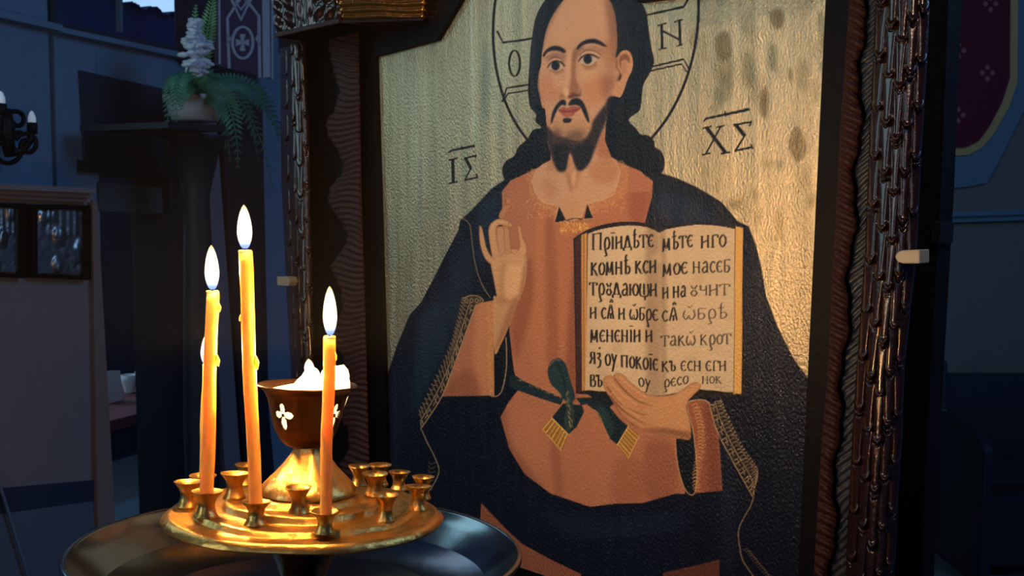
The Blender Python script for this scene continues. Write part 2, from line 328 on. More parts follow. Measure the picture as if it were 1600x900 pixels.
def frond(name, pts, m, lw=.022, n=22, par=pl, droop=.3):
    mb = MB(); c_ = [Vector(p) for p in pts]
    def bez(t):
        q = c_[:]
        while len(q) > 1: q = [q[i].lerp(q[i + 1], t) for i in range(len(q) - 1)]
        return q[0]
    mb.tube([bez(t) for t in np.linspace(0, 1, 14)], [.0035 * (1 - .7 * t) for t in np.linspace(0, 1, 14)], 5)
    for k in range(2, n + 1):
        t = k / n; p = bez(t); d = (bez(min(1, t + .03)) - bez(max(0, t - .03))).normalized()
        sd = d.cross(Vector((0, -1, .15))).normalized(); w = lw * math.sin(math.pi * (.18 + .8 * t)) + .003
        for sg in (-1, 1):
            tip = p + sd * sg * w + d * w * .45 - Vector((0, 0, w * droop)); mid = p.lerp(tip, .5)
            nrm = Vector((0, -.0012, .0012)); h = d * w * .16
            mb.add([p, mid + h, tip, mid - h, p + nrm, mid + h + nrm * 2, tip + nrm, mid - h + nrm * 2], [(0, 1, 2, 3), (4, 5, 6, 7), (0, 1, 5, 4), (1, 2, 6, 5), (2, 3, 7, 6), (3, 0, 4, 7)])
    return mb.build(name, m, par)
base = Vector((st.x, st.y, pb.z + hp * .85))
FP = lambda x, y, d=.25: L(x, y, d)
for pts in ([(300, 120), (262, 84), (262, 200)], [(298, 110), (270, 80), (276, 190)], [(310, 110), (330, 90), (332, 180)], [(312, 120), (350, 110), (352, 230)], [(300, 130), (280, 110), (284, 170)],
            [(320, 110), (380, 90), (404, 250)], [(325, 120), (420, 100), (436, 220)], [(322, 118), (395, 120), (425, 290)], [(318, 130), (370, 120), (372, 260)], [(318, 120), (400, 100), (420, 180)], [(330, 125), (430, 110), (450, 260)], [(316, 130), (345, 120), (360, 250)]):
    dd = rp.uniform(.16, .32)
    frond('frond', [base] + [FP(x, y, dd) for x, y in pts], leaf_m, rp.uniform(.026, .04), 30)
frond('frond', [base, FP(318, 90), FP(324, 40), FP(336, -14)], bright_leaf, .026, 30, droop=-.2)
frond('frond', [base, FP(308, 90), FP(302, 50), FP(306, 10)], bright_leaf, .016, 22, droop=-.2)
bl_ = MB()
for k in range(150):
    t = rp.random(); x = 306 + rp.gauss(0, 3 + 8 * math.sin(math.pi * min(1, t * 1.1 + .05))) + (1 - t) * 4 - 2; y = 118 - 86 * t
    c_ = FP(x, y, .27 + rp.uniform(-.03, .03)); r = rp.uniform(.006, .0115)
    a_ = rp.uniform(-.5, .5)
    M = Matrix.Translation(c_) @ Euler((rp.uniform(-.6, .6), a_, 0)).to_matrix().to_4x4() @ Matrix.Diagonal((1.5, 1, .7, 1))
    bl_.lathe([(0, -r), (r * .75, -r * .6), (r, 0), (r * .7, r * .65), (0, r)], M, 7)
bl_.build('blossom_spike', petal_m, pl)

# ---- right side: maroon panel in a gold border, rail and pew
YB = 4.75
W = lambda px, py, d=0.0: at_y(px, py, YB - d)
bk = (0, .03, 0)
pn = thing('maroon_panel', 'maroon cloth panel with small flower motifs and gold border on the right wall', 'wall hanging', W(1520, 300, .0))
shape = lambda g: [(1400, -170), (1580 + g, -170), (1578 + g, 122 + g * .5), (1566 + g * .9, 160 + g * .6), (1546 + g * .7, 198 + g * .7), (1530 + g * .5, 220 + g * .8), (1510 + g * .3, 230 + g), (1400, 236 + g)]
slab('backing', [W(x, y, .02) for x, y in [(1400, -170), (1640, -170), (1640, 150), (1602, 168), (1572, 230), (1542, 286), (1510, 292), (1400, 300)]], (0, .018, 0), bluegrey_m, pn)
slab('gold_border', [W(x, y, .032) for x, y in shape(12)], (0, .012, 0), gold_m, pn)
mc = MB().prism([W(x, y, .042) for x, y in shape(0)], (0, .012, 0), 0)
for cx, cy in ((1498, 79), (1543, 114), (1497, 180), (1548, 6), (1500, -40), (1456, 130), (1544, -90)):
    for q in range(4):
        a_ = q * math.pi / 2; ex, ey = cx + 8 * math.cos(a_), cy + 9 * math.sin(a_)
        mc.prism([W(ex + 4 * math.cos(t), ey + 4.2 * math.sin(t), .0435) for t in np.linspace(0, 6.28, 9)[:-1]], (0, .002, 0), 1)
mc.build('cloth', [maroon_m, mat('rose_thread', (150, 84, 96), .8, var=.1)], pn)
MB().prism([W(1380, 334, .05), W(1640, 326, .05), W(1640, 334, .05), W(1380, 342, .05)], (0, .05, 0)).prism([W(1380, 342, .03), W(1640, 334, .03), W(1640, 343, .03), W(1380, 351, .03)], (0, .03, 0)).build('trim_4', bluegrey_m, **ST)
pw = thing('church_pew', 'dark wooden pew standing against the right wall', 'pew', Vector((2.1, 4.3, 0)))
zp = at_y(1560, 586, 4.35).z; xl = at_y(1476, 586, 4.35).x; xr = xl + 1.6
slab('backrest', [Vector((xl, 4.35, .25)), Vector((xr, 4.35, .25)), Vector((xr, 4.38, zp)), Vector((xl, 4.38, zp))], (0, .04, 0), dark_m, pw)
slab('seat', [Vector((xl, 3.95, .44)), Vector((xr, 3.95, .44)), Vector((xr, 4.36, .42)), Vector((xl, 4.36, .42))], (0, 0, -.04), dark_m, pw)
slab('front_board', [Vector((xl + .02, 4.0, .06)), Vector((xr, 4.0, .06)), Vector((xr, 4.0, .41)), Vector((xl + .02, 4.0, .41))], (0, .03, 0), dark_m, pw)
for x in (xl - .03, xr):
    e = MB().prism([Vector((x, y, z)) for y, z in ((3.9, 0), (4.42, 0), (4.42, zp + .03), (4.40, zp + .07), (4.34, zp + .06), (4.32, .62), (3.98, .6), (3.9, .55))], (.04, 0, 0)).build('end_panel', dark_m, pw); bevel(e, .01)
# ---------------------------------------------------------------- the painted picture: a small numpy brush kit
# drawing units are the photograph's pixels; the finished colours become a colour attribute of the panel's own mesh
X0, Y0, X1, Y1, SS = 566, -170, 1330, 960, 2
CW, CH = (X1 - X0) * SS, (Y1 - Y0) * SS
CANVAS = np.zeros((CH, CW, 3), np.float32)
GOLDM = np.ones((CH, CW), np.float32)            # 1 = bare gold leaf, 0 = paint

def spline(pts, closed=False, n=8):
    p = np.array(pts, float); N = len(p)
    if N < 3: return p
    out = []
    rng = range(N if closed else N - 1)
    for i in rng:
        if closed:
            a, b, c, d = p[(i - 1) % N], p[i], p[(i + 1) % N], p[(i + 2) % N]
        else:
            a, b, c, d = p[max(i - 1, 0)], p[i], p[i + 1], p[min(i + 2, N - 1)]
        for t in np.linspace(0, 1, n, endpoint=False):
            out.append(0.5 * (2 * b + (c - a) * t + (2 * a - 5 * b + 4 * c - d) * t * t + (3 * b - a - 3 * c + d) * t ** 3))
    if not closed: out.append(p[-1])
    return np.array(out)

def fr(ox, oy, s):
    return lambda *pts: [(ox + x / s, oy + y / s) for x, y in pts]

class Mask:
    def __init__(self, a, x, y): self.a, self.x, self.y = a, x, y      # alpha block with canvas offset

def raster(pts, pad=2):
    p = (np.array(pts, float) - (X0, Y0)) * SS
    bx0 = int(max(0, math.floor(p[:, 0].min()) - pad)); bx1 = int(min(CW, math.ceil(p[:, 0].max()) + pad))
    by0 = int(max(0, math.floor(p[:, 1].min()) - pad)); by1 = int(min(CH, math.ceil(p[:, 1].max()) + pad))
    if bx1 <= bx0 or by1 <= by0: return None
    w, h = bx1 - bx0, by1 - by0
    acc = np.zeros((h, w + 1), np.float32)
    xa, ya = p[:, 0] - bx0, p[:, 1] - by0
    xb, yb = np.roll(xa, -1), np.roll(ya, -1)
    K = 3
    for r in range(h):
        for k in range(K):
            y = r + (k + .5) / K
            hit = ((ya <= y) & (yb > y)) | ((yb <= y) & (ya > y))
            if not hit.any(): continue
            xs = np.sort(xa[hit] + (y - ya[hit]) / (yb[hit] - ya[hit]) * (xb[hit] - xa[hit]))
            for j in range(0, len(xs) - 1, 2):
                l, q = min(max(xs[j], 0), w), min(max(xs[j + 1], 0), w)
                if q <= l: continue
                li, qi = int(l), int(q)
                if li == qi: acc[r, li] += (q - l) / K
                else:
                    acc[r, li] += (1 - (l - li)) / K
                    acc[r, li + 1:qi] += 1 / K
                    acc[r, qi] += (q - qi) / K
    return Mask(np.clip(acc[:, :w], 0, 1), bx0, by0)

def blur(m, r):
    """soft edge of about r photo pixels"""
    if m is None: return None
    R = max(1, int(r * SS * .6)); P = R * 3 + 1
    x0, y0 = max(0, m.x - P), max(0, m.y - P)
    x1, y1 = min(CW, m.x + m.a.shape[1] + P), min(CH, m.y + m.a.shape[0] + P)
    a = np.zeros((y1 - y0, x1 - x0), np.float32)
    a[m.y - y0:m.y - y0 + m.a.shape[0], m.x - x0:m.x - x0 + m.a.shape[1]] = m.a
    for _ in range(3):
        for ax in (0, 1):
            pw = [(0, 0), (0, 0)]; pw[ax] = (R + 1, R)
            c = np.cumsum(np.pad(a, pw, mode='edge'), axis=ax)
            n = a.shape[ax]
            hi = np.take(c, np.arange(2 * R + 1, 2 * R + 1 + n), axis=ax); lo = np.take(c, np.arange(0, n), axis=ax)
            a = (hi - lo) / (2 * R + 1)
    return Mask(a.astype(np.float32), x0, y0)

def clip(m, c):
    """m limited to mask c"""
    if m is None or c is None: return None
    h, w = m.a.shape; o = np.zeros((h, w), np.float32)
    x0, y0 = max(m.x, c.x), max(m.y, c.y); x1 = min(m.x + w, c.x + c.a.shape[1]); y1 = min(m.y + h, c.y + c.a.shape[0])
    if x1 > x0 and y1 > y0:
        o[y0 - m.y:y1 - m.y, x0 - m.x:x1 - m.x] = c.a[y0 - c.y:y1 - c.y, x0 - c.x:x1 - c.x]
    return Mask(m.a * o, m.x, m.y)

def fill(m, col, alpha=1.0, gold=None):
    if m is None: return
    h, w = m.a.shape; s = np.s_[m.y:m.y + h, m.x:m.x + w]
    a = (m.a * alpha)[..., None]
    CANVAS[s] = CANVAS[s] * (1 - a) + np.array(col, np.float32) / 255 * a
    if gold is not None: GOLDM[s] = GOLDM[s] * (1 - m.a * alpha) + gold * m.a * alpha

def ribbon(pts, w, smooth=True, taper=None, pen=None):
    """outline of a brush stroke; taper = list of width factors, pen = angle-dependent nib (thin, angle)"""
    c = spline(pts, n=8) if smooth and len(pts) > 2 else np.array(pts, float)
    if len(c) == 2: c = np.array([c[0] + (c[1] - c[0]) * t for t in np.linspace(0, 1, 5)])
    d = np.gradient(c, axis=0); L = np.hypot(d[:, 0], d[:, 1]) + 1e-9
    nrm = np.stack([-d[:, 1] / L, d[:, 0] / L], 1)
    ww = np.full(len(c), w, float)
    if taper is not None: ww *= np.interp(np.linspace(0, 1, len(c)), np.linspace(0, 1, len(taper)), taper)
    if pen is not None:
        ww *= pen + (1 - pen) * np.abs(d[:, 1] / L)
    o = nrm * ww[:, None] / 2
    return np.vstack([c + o, (c - o)[::-1]])

def P(pts, col, alpha=1.0, soft=0, smooth=True, within=None, gold=0.0):
    m = raster(spline(pts, True) if smooth else pts)
    if soft: m = blur(m, soft)
    if within is not None: m = clip(m, within)
    fill(m, col, alpha, gold if within is None and not soft else None)
    return m

def S(pts, w, col, alpha=1.0, soft=0, smooth=True, taper=None, pen=None, within=None, gold=0.0):
    m = raster(ribbon(pts, w, smooth, taper, pen))
    if soft: m = blur(m, soft)
    if within is not None: m = clip(m, within)
    fill(m, col, alpha, gold if not soft else None)
    return m

A_ = fr(760, 0, 3.0); B_ = fr(680, 230, 3.6); C_ = fr(880, 330, 3.0); D_ = fr(580, 420, 3.0); E_ = fr(780, 540, 2.5)
G_ = fr(560, 560, 2.647); H_ = fr(830, 40, 7.5); J_ = fr(830, 140, 7.5); L_ = fr(400, 0, 3.0); R_ = fr(1100, 0, 3.0); T_ = fr(980, 240, 4.5)
rnd = random.Random(7)
NAVY, INK = (7, 12, 30), (9, 10, 17)
TERRA, SKIN, DARKHAIR = (176, 114, 84), (200, 157, 124), (9, 10, 18)

# glyphs as pen strokes in a box 0..1 wide, 0 (baseline) .. 1 (cap height); second value = advance
GL = {
 'П': ([[(.1,0),(.12,1)],[(.75,0),(.78,1)],[(.0,.97),(.9,1.02)],[(.0,.02),(.25,.0)],[(.65,.02),(.9,.0)]],1.0),
 'п': ([[(.12,0),(.12,.72)],[(.62,0),(.62,.72)],[(.0,.72),(.75,.74)],[(.03,0),(.22,0)],[(.55,0),(.74,0)]],.85),
 'р': ([[(.22,.08),(.44,.04),(.56,.36),(.42,.72),(.22,.64),(.14,.34),(.2,-.1),(.3,-.36),(.1,-.42)]],.68),
 'і': ([[(.16,0),(.16,.74)],[(.05,.72),(.2,.75)],[(.06,0),(.28,0)],[(.06,.95),(.09,1.02)],[(.25,.95),(.28,1.02)]],.38),
 'и': ([[(.1,0),(.1,.74)],[(.55,0),(.55,.74)],[(.1,.3),(.55,.46)],[(.0,.74),(.18,.74)],[(.46,.74),(.64,.74)],[(.0,0),(.18,0)],[(.47,0),(.66,0)]],.76),
 'й': ([[(.1,0),(.1,.74)],[(.55,0),(.55,.74)],[(.1,.3),(.55,.46)],[(.0,0),(.18,0)],[(.47,0),(.66,0)],[(.2,1.05),(.32,.92)]],.76),
 'н': ([[(.1,0),(.1,.74)],[(.55,0),(.55,.74)],[(.1,.42),(.55,.34)],[(.0,.74),(.18,.74)],[(.46,.74),(.64,.74)],[(.0,0),(.18,0)],[(.47,0),(.66,0)]],.76),
 'д': ([[(.02,-.16),(.05,.04),(.62,.04),(.66,-.16)],[(.12,.06),(.34,.78),(.54,.06)],[(.34,.78),(.58,.05)]],.76),
 'ѣ': ([[(.2,0),(.2,1.08)],[(.03,.78),(.42,.82)],[(.2,.42),(.45,.44),(.56,.22),(.42,.02),(.2,0)],[(.2,1.08),(.3,1.15)]],.68),
 'т': ([[(.3,0),(.3,.72)],[(.0,.6),(.04,.74),(.58,.74),(.62,.58)],[(.2,0),(.42,0)]],.7),
 'е': ([[(.48,.62),(.3,.74),(.1,.55),(.06,.32),(.16,.06),(.34,0),(.5,.12)],[(.1,.38),(.4,.4)]],.6),
 'к': ([[(.12,0),(.12,.74)],[(.52,.74),(.18,.38),(.34,.3),(.56,0),(.64,.02)],[(.02,0),(.24,0)],[(.02,.74),(.22,.74)]],.72),
 'о': ([[(.3,.74),(.08,.5),(.12,.14),(.3,0),(.5,.2),(.5,.56),(.3,.74)]],.62),
 'м': ([[(.1,0),(.14,.76)],[(.14,.76),(.36,.12),(.6,.76)],[(.6,.76),(.64,0)],[(.0,-.04),(.2,0)],[(.55,0),(.74,0)]],.86),
 'с': ([[(.46,.6),(.3,.74),(.1,.52),(.08,.24),(.26,0),(.48,.12)]],.56),
 'ꙋ': ([[(.08,.74),(.3,.45),(.48,.2),(.3,0),(.1,.2),(.3,.45),(.5,.76)]],.62),
 'у': ([[(.08,.74),(.3,.2)],[(.52,.74),(.3,.2),(.14,-.3),(.04,-.32)],[(.0,.74),(.18,.74)]],.62),
 'а': ([[(.14,.6),(.36,.74),(.48,.5),(.48,.08),(.6,0)],[(.48,.38),(.2,.36),(.08,.16),(.24,0),(.46,.14)]],.68),
 'ю': ([[(.08,0),(.08,.74)],[(.08,.38),(.34,.38)],[(.54,.74),(.34,.5),(.36,.16),(.54,0),(.74,.2),(.74,.56),(.54,.74)]],.88),
 'щ': ([[(.08,.74),(.08,.04),(.74,.04),(.74,.74)],[(.4,.06),(.4,.74)],[(.5,.02),(.46,-.25)]],.88),
 'ѧ': ([[(.06,0),(.36,.95),(.62,0)],[(.2,.36),(.52,.36)],[(.36,.36),(.36,0)],[(.3,1.1),(.42,1.3),(.55,1.1)]],.74),
 'ѡ': ([[(.14,.7),(.04,.3),(.2,0),(.4,.3),(.42,.1),(.58,0),(.76,.3),(.66,.72)],[(.3,1.0),(.5,.9)],[(.5,1.05),(.6,1.0)]],.86),
 'б': ([[(.12,0),(.12,.8)],[(.12,.8),(.5,.82),(.52,.74)],[(.12,.42),(.4,.42),(.5,.2),(.36,.0),(.12,0)]],.62),
 'з': ([[(.1,.64),(.34,.74),(.36,.5),(.2,.4),(.44,.24),(.36,-.1),(.12,-.22)],[(.3,.98),(.42,1.1)]],.56),
 'я': ([[(.54,0),(.5,.74)],[(.5,.74),(.2,.7),(.2,.42),(.5,.36)],[(.3,.38),(.06,0)]],.68),
 'ъ': ([[(.2,0),(.2,.74)],[(.02,.62),(.05,.74),(.2,.74)],[(.2,.4),(.46,.38),(.5,.12),(.36,0),(.2,0)]],.62),
 'в': ([[(.1,0),(.1,.74)],[(.1,.74),(.4,.7),(.36,.42),(.1,.4)],[(.1,.4),(.5,.34),(.46,.02),(.1,0)]],.62),
 'г': ([[(.14,0),(.14,.74)],[(.14,.74),(.5,.74),(.54,.58)],[(.03,0),(.28,0)]],.6),
 'ч': ([[(.1,.74),(.14,.4),(.46,.42)],[(.48,.74),(.48,0)]],.62),
}
def text(s, xa, ya, xb, yb, cap, col=INK, wide=.125, alpha=1.0, thin=.45):
    """pen-written line from (xa, ya) to (xb, yb) along its baseline, cap = height of the letters in photo pixels"""
    adv = sum(.32 if c == ' ' else GL[c][1] for c in s)
    ux, uy = (xb - xa) / adv, (yb - ya) / adv
    t = 0
    for c in s:
        if c == ' ': t += .32; continue
        strokes, w = GL[c]
        for st in strokes:
            pts = [(xa + ux * (t + px), ya + uy * (t + px) - cap * py) for px, py in st]
            S(pts, cap * wide, col, alpha, pen=thin)
        t += w

def paint_picture():
    F = lambda *p: list(p)
    # ---- gold leaf ground with the worn streaks of its burnishing
    CANVAS[:] = np.array((212, 188, 148), np.float32) / 255
    yy, xx = np.mgrid[0:CH, 0:CW].astype(np.float32)
    rs = np.random.RandomState(3)
    col = rs.rand(CW // 14 + 2).astype(np.float32)
    streak = np.interp(np.arange(CW), np.arange(len(col)) * 14, col)
    CANVAS[:] *= (0.93 + 0.12 * streak)[None, :, None].astype(np.float32)
    for _ in range(70):                                    # worn, greyed patches of the leaf
        x, y = rnd.uniform(1080, 1290), rnd.uniform(-160, 330); h = rnd.uniform(12, 60); w = rnd.uniform(4, 14)
        P([(x, y), (x + w, y + h * .3), (x + w * .7, y + h), (x - w * .4, y + h * .7)], rnd.choice([(128, 112, 74), (148, 126, 80), (118, 112, 84)]), rnd.uniform(.2, .55), soft=5)
    for pts in (R_((310, 60), (345, 40), (375, 80), (360, 130), (320, 125)), R_((270, 430), (295, 410), (300, 500), (285, 560), (262, 500)),
                R_((395, 320), (412, 330), (410, 380), (398, 375)), R_((410, 620), (450, 600), (480, 700), (440, 760), (400, 700)), R_((60, 170), (110, 150), (130, 250), (90, 290), (60, 250))):
        P(pts, (92, 70, 40), .5, soft=4)
    for _ in range(40):
        x, y = rnd.uniform(590, 790), rnd.uniform(60, 560); h = rnd.uniform(40, 160); w = rnd.uniform(3, 10)
        P([(x, y), (x + w, y + h * .3), (x + w * .7, y + h), (x - w * .4, y + h * .7)], rnd.choice([(150, 146, 124), (214, 204, 170), (166, 150, 116)]), rnd.uniform(.15, .4), soft=4)
    S([(738, -60), (737, 60), (741, 220)], 4, (232, 222, 190), .6, soft=1.5)
    # ---- halo ring and its cross
    ring = []
    for a in np.linspace(0, 2 * math.pi, 120, endpoint=False):
        y = 30 + 235 * math.sin(a); ring.append((931 + 160 * math.cos(a) - 11 * (y - 30) / 185, y))
    ring.append(ring[0])
    S(ring, 4.2, INK, smooth=False)
    for pts, w in ((A_((50, 145), (78, 200), (225, 180)), 3.4), (A_((75, 478), (95, 413), (220, 393)), 3), (A_((82, 468), (102, 438), (220, 420)), 2.4),
                   (A_((735, 74), (925, 32), (950, -12)), 3.4), (A_((760, 316), (925, 278), (950, 325)), 3), (A_((760, 334), (915, 300), (940, 338)), 2.6),
                   (A_((255, -560), (220, -480), (330, -300)), 3), (A_((640, -600), (700, -500), (600, -300)), 3)):
        S(pts, w, INK, smooth=False)
    o = [(132 + 25 * math.cos(a), 297 + 60 * math.sin(a)) for a in np.linspace(0, 2 * math.pi, 40)]
    S(A_(*o), 3.6, INK, pen=.45)
    for pts, w in ((A_((821, 112), (824, 228)), 4.2), (A_((802, 120), (845, 109)), 2.2), (A_((805, 233), (845, 225)), 2.2), (A_((905, 97), (909, 212)), 4.2),
                   (A_((880, 103), (922, 90)), 2.2), (A_((890, 217), (921, 208)), 2.2), (A_((826, 145), (905, 186)), 3.4)):
        S(pts, w, INK, smooth=False)
    # ---- the four letters beside the figure
    for pts, w, tp in ((L_((900, 718), (915, 706), (1026, 683)), 3.2, [.6, 1, 1.3]), (L_((962, 686), (969, 702)), 2.2, None), (L_((922, 745), (925, 858)), 5, None), (L_((903, 751), (945, 741)), 2.6, None), (L_((902, 861), (946, 851)), 2.6, None),
                       (L_((974, 744), (1034, 728)), 3, None), (L_((1031, 727), (1028, 742)), 2, None), (L_((983, 745), (1008, 790)), 5.2, None), (L_((1008, 788), (980, 842)), 2.4, None), (L_((976, 844), (1038, 832)), 3, None), (L_((1031, 815), (1040, 836)), 2.4, None),
                       (R_((-2, 570), (10, 556), (214, 512)), 3.4, [.6, 1, 1.4]), (R_((98, 522), (102, 548)), 2.2, None), (R_((10, 595), (102, 718)), 6, None), (R_((80, 590), (8, 722)), 2.6, None), (R_((-8, 602), (36, 592)), 2.4, None), (R_((58, 597), (98, 588)), 2.4, None),
                       (R_((-10, 726), (30, 718)), 2.4, None), (R_((78, 722), (124, 712)), 2.6, None), (R_((138, 586), (224, 571)), 3, None), (R_((222, 566), (214, 592)), 2.4, None), (R_((148, 585), (192, 638)), 6.2, None), (R_((192, 634), (150, 702)), 2.8, None), (R_((143, 707), (226, 690)), 3.4, None), (R_((221, 676), (229, 698)), 2.6, None)):
        S(pts, w, INK, smooth=False, taper=tp)
    # ---- blue mantle, whole silhouette
    mantle = [(800, 274), (770, 293), (735, 330), (719, 344), (716, 360), (695, 400), (680, 430), (658, 472), (640, 492), (620, 540), (606, 583), (597, 604), (560, 620), (540, 960), (1330, 960), (1330, 600),
              (1262, 590), (1240, 560), (1215, 510), (1197, 463), (1190, 420), (1181, 382), (1170, 354), (1152, 345), (1140, 330), (1128, 316), (1090, 293), (1060, 279), (1035, 271), (900, 250)]
    mm = P(mantle, NAVY, smooth=False)
    S([(800, 274), (770, 293), (735, 330), (719, 344)], 1.6, (120, 118, 96), .5, soft=.6, within=None)
    for pts, c, al, so in (([(745, 330), (790, 300), (775, 350), (750, 420)], (24, 40, 66), .8, 9), ([(700, 420), (735, 380), (740, 450), (690, 480), (660, 540)], (26, 36, 56), .7, 9),
                           ([(655, 500), (690, 470), (720, 470), (700, 540), (672, 600), (640, 650)], (22, 46, 62), .8, 10), ([(610, 600), (640, 560), (630, 700), (600, 760)], (20, 30, 50), .6, 12),
                           ([(690, 640), (720, 640), (740, 760), (720, 780)], (8, 12, 24), .8, 10), ([(780, 640), (800, 720), (850, 790), (820, 800), (770, 720)], (10, 15, 30), .8, 8),
                           ([(850, 800), (960, 812), (1060, 800), (1050, 830), (900, 840)], (20, 34, 58), .55, 10), ([(1030, 300), (1080, 310), (1120, 345), (1040, 345)], (24, 42, 70), .7, 9),
                           ([(1160, 380), (1185, 400), (1230, 560), (1170, 600)], (18, 26, 42), .5, 10), ([(1130, 700), (1150, 760), (1150, 880), (1128, 880)], (22, 36, 52), .5, 8)):
        P(pts, c, al, soft=so, within=mm)
    # ---- under-robe showing at the hem
    P([(752, 786), (790, 826), (816, 850), (862, 875), (908, 897), (905, 970), (740, 970)], (140, 84, 62), smooth=False)
    P([(1036, 895), (1085, 884), (1124, 874), (1126, 960), (1030, 960)], (96, 54, 40), smooth=False)
    # ---- terracotta tunic
    tun = [(785, 298), (797, 283), (815, 273), (840, 262), (900, 250), (963, 250), (1000, 267), (1020, 283), (1019, 307), (1008, 346), (1000, 620), (1075, 640), (1070, 772), (1056, 771), (1004, 786), (960, 787), (922, 792),
           (860, 771), (820, 741), (796, 702), (782, 652), (795, 628), (812, 606), (803, 580), (796, 520), (796, 480), (788, 440), (786, 380), (784, 340)]
    tm = P(tun, TERRA, smooth=False)
    for pts, c, al, so in (([(825, 430), (840, 330), (862, 330), (850, 560), (835, 580)], (188, 122, 84), .7, 7), ([(870, 350), (884, 350), (890, 560), (872, 560)], (186, 118, 80), .5, 6), ([(852, 360), (866, 360), (872, 570), (858, 570)], (140, 80, 56), .55, 5),
                           ([(826, 400), (834, 460), (815, 540), (805, 560), (800, 500)], (136, 78, 54), .6, 5), ([(795, 290), (830, 285), (835, 320), (800, 330)], (172, 122, 88), .6, 8), ([(985, 300), (1016, 290), (1008, 345), (985, 345)], (150, 84, 62), .7, 7),
                           ([(960, 300), (975, 310), (970, 345), (945, 345)], (184, 116, 78), .5, 7), ([(800, 640), (850, 650), (850, 740), (815, 720)], (184, 120, 86), .6, 10), ([(860, 690), (872, 690), (880, 780), (868, 775)], (136, 80, 58), .5, 6),
                           ([(890, 690), (930, 700), (930, 785), (895, 780)], (176, 112, 80), .5, 10), ([(960, 720), (1000, 720), (1000, 785), (960, 785)], (150, 90, 66), .5, 8), ([(1010, 690), (1055, 700), (1055, 770), (1010, 780)], (138, 80, 60), .6, 8),
                           ([(790, 640), (798, 690), (850, 765), (800, 740), (778, 660)], (128, 74, 54), .5, 6), ([(884, 560), (900, 380), (908, 380), (905, 600), (890, 620)], (120, 68, 48), .6, 5)):
        P(pts, c, al, soft=so, within=tm)
    # ---- hair behind the head, then neck and chest
    hair = A_((330, -60), (275, 0), (232, 80), (213, 180), (205, 250), (200, 330), (195, 420), (205, 500), (232, 535), (230, 570), (256, 598), (218, 610), (192, 650), (150, 690), (130, 730), (92, 755), (75, 790), (80, 832), (98, 852),
              (130, 825), (215, 790), (300, 745), (420, 780), (560, 780), (640, 760), (720, 790), (780, 830), (822, 812), (836, 762), (822, 712), (792, 690), (786, 660), (760, 635), (722, 628), (700, 600), (668, 560), (715, 520), (726, 480), (735, 400),
              (762, 350), (786, 290), (775, 230), (762, 150), (750, 60), (720, 0), (650, -90), (540, -130), (430, -120))
    P([(800, 276), (835, 240), (860, 225), (960, 225), (1000, 240), (1036, 274), (960, 280), (840, 280)], DARKHAIR, smooth=False)
    P([(788, 300), (797, 285), (815, 274), (840, 262), (880, 255), (880, 300)], TERRA, smooth=False); P([(940, 262), (963, 252), (1000, 267), (1019, 284), (1016, 300), (940, 300)], TERRA, smooth=False)
    hairm = P(hair, DARKHAIR)
    for k in range(40):
        x = rnd.uniform(212, 250); S(A_((x + rnd.uniform(0, 60), rnd.uniform(0, 60)), (x, 200), (x - 8, 350), (x + 6, rnd.uniform(430, 560))), .8, (40, 44, 62), .35, soft=.6, within=hairm)
        x = rnd.uniform(640, 760); S(A_((x - 30, rnd.uniform(0, 60)), (x, 220), (x - 10, 400), (x - rnd.uniform(30, 80), rnd.uniform(500, 640))), .8, (40, 40, 56), .3, soft=.6, within=hairm)
    chest = B_((650, 72), (600, 98), (568, 125), (546, 190), (560, 250), (602, 310), (652, 322), (692, 330), (718, 375), (738, 410), (822, 405), (838, 370), (852, 320), (950, 296), (1005, 268)) + A_((618, 850), (628, 800), (612, 752), (585, 735), (556, 660), (560, 560), (420, 560), (300, 700))
    cm = P(chest, SKIN, smooth=False)
    for pts, c, al, so in ((A_((545, 560), (566, 560), (560, 650), (590, 735), (560, 740), (520, 720)), (168, 100, 70), .75, 5), (A_((480, 790), (560, 740), (620, 780), (600, 850), (520, 860)), (178, 118, 80), .55, 6),
                           (A_((300, 750), (340, 740), (345, 790), (280, 800)), (170, 116, 84), .6, 5), (A_((370, 800), (392, 800), (405, 860), (395, 900)), (150, 98, 66), .6, 4), (A_((425, 800), (440, 800), (425, 870), (412, 890)), (156, 104, 70), .5, 4),
                           (A_((395, 790), (415, 790), (415, 860), (402, 870)), (222, 176, 132), .7, 3), (B_((720, 300), (800, 300), (820, 400), (740, 400)), (196, 148, 104), .6, 6), (B_((590, 200), (650, 170), (690, 250), (640, 300)), (178, 128, 90), .5, 7)):
        P(pts, c, al, soft=so, within=cm)
    # ---- face
    face = A_((430, -50), (385, -25), (345, 20), (305, 80), (278, 150), (262, 230), (256, 305), (246, 340), (241, 400), (250, 450), (262, 503), (274, 510), (280, 560), (285, 620), (292, 690), (330, 760), (380, 760), (395, 715), (430, 770), (480, 760), (520, 680), (560, 580),
              (570, 470), (598, 452), (628, 455), (646, 420), (662, 372), (682, 330), (687, 290), (676, 250), (652, 235), (626, 246), (606, 272), (613, 220), (612, 140), (602, 60), (575, 0), (520, -45))
    fm = P(face, SKIN)
    hm = lambda pts, c, al, so: P(pts, c, al, soft=so, within=fm)
    hm(A_((300, 60), (420, -20), (540, 10), (560, 120), (430, 190), (300, 190)), (212, 166, 128), .6, 10)
    hm(A_((560, -10), (620, 0), (625, 250), (590, 270), (570, 120)), (136, 92, 70), .75, 6)
    hm(A_((330, 0), (380, -30), (300, 120), (262, 230), (270, 130)), (150, 116, 94), .6, 4)
    hm(H_((120, 620), (240, 560), (340, 700), (330, 860), (200, 900), (110, 800)), (200, 128, 92), .5, 9)           # left cheek
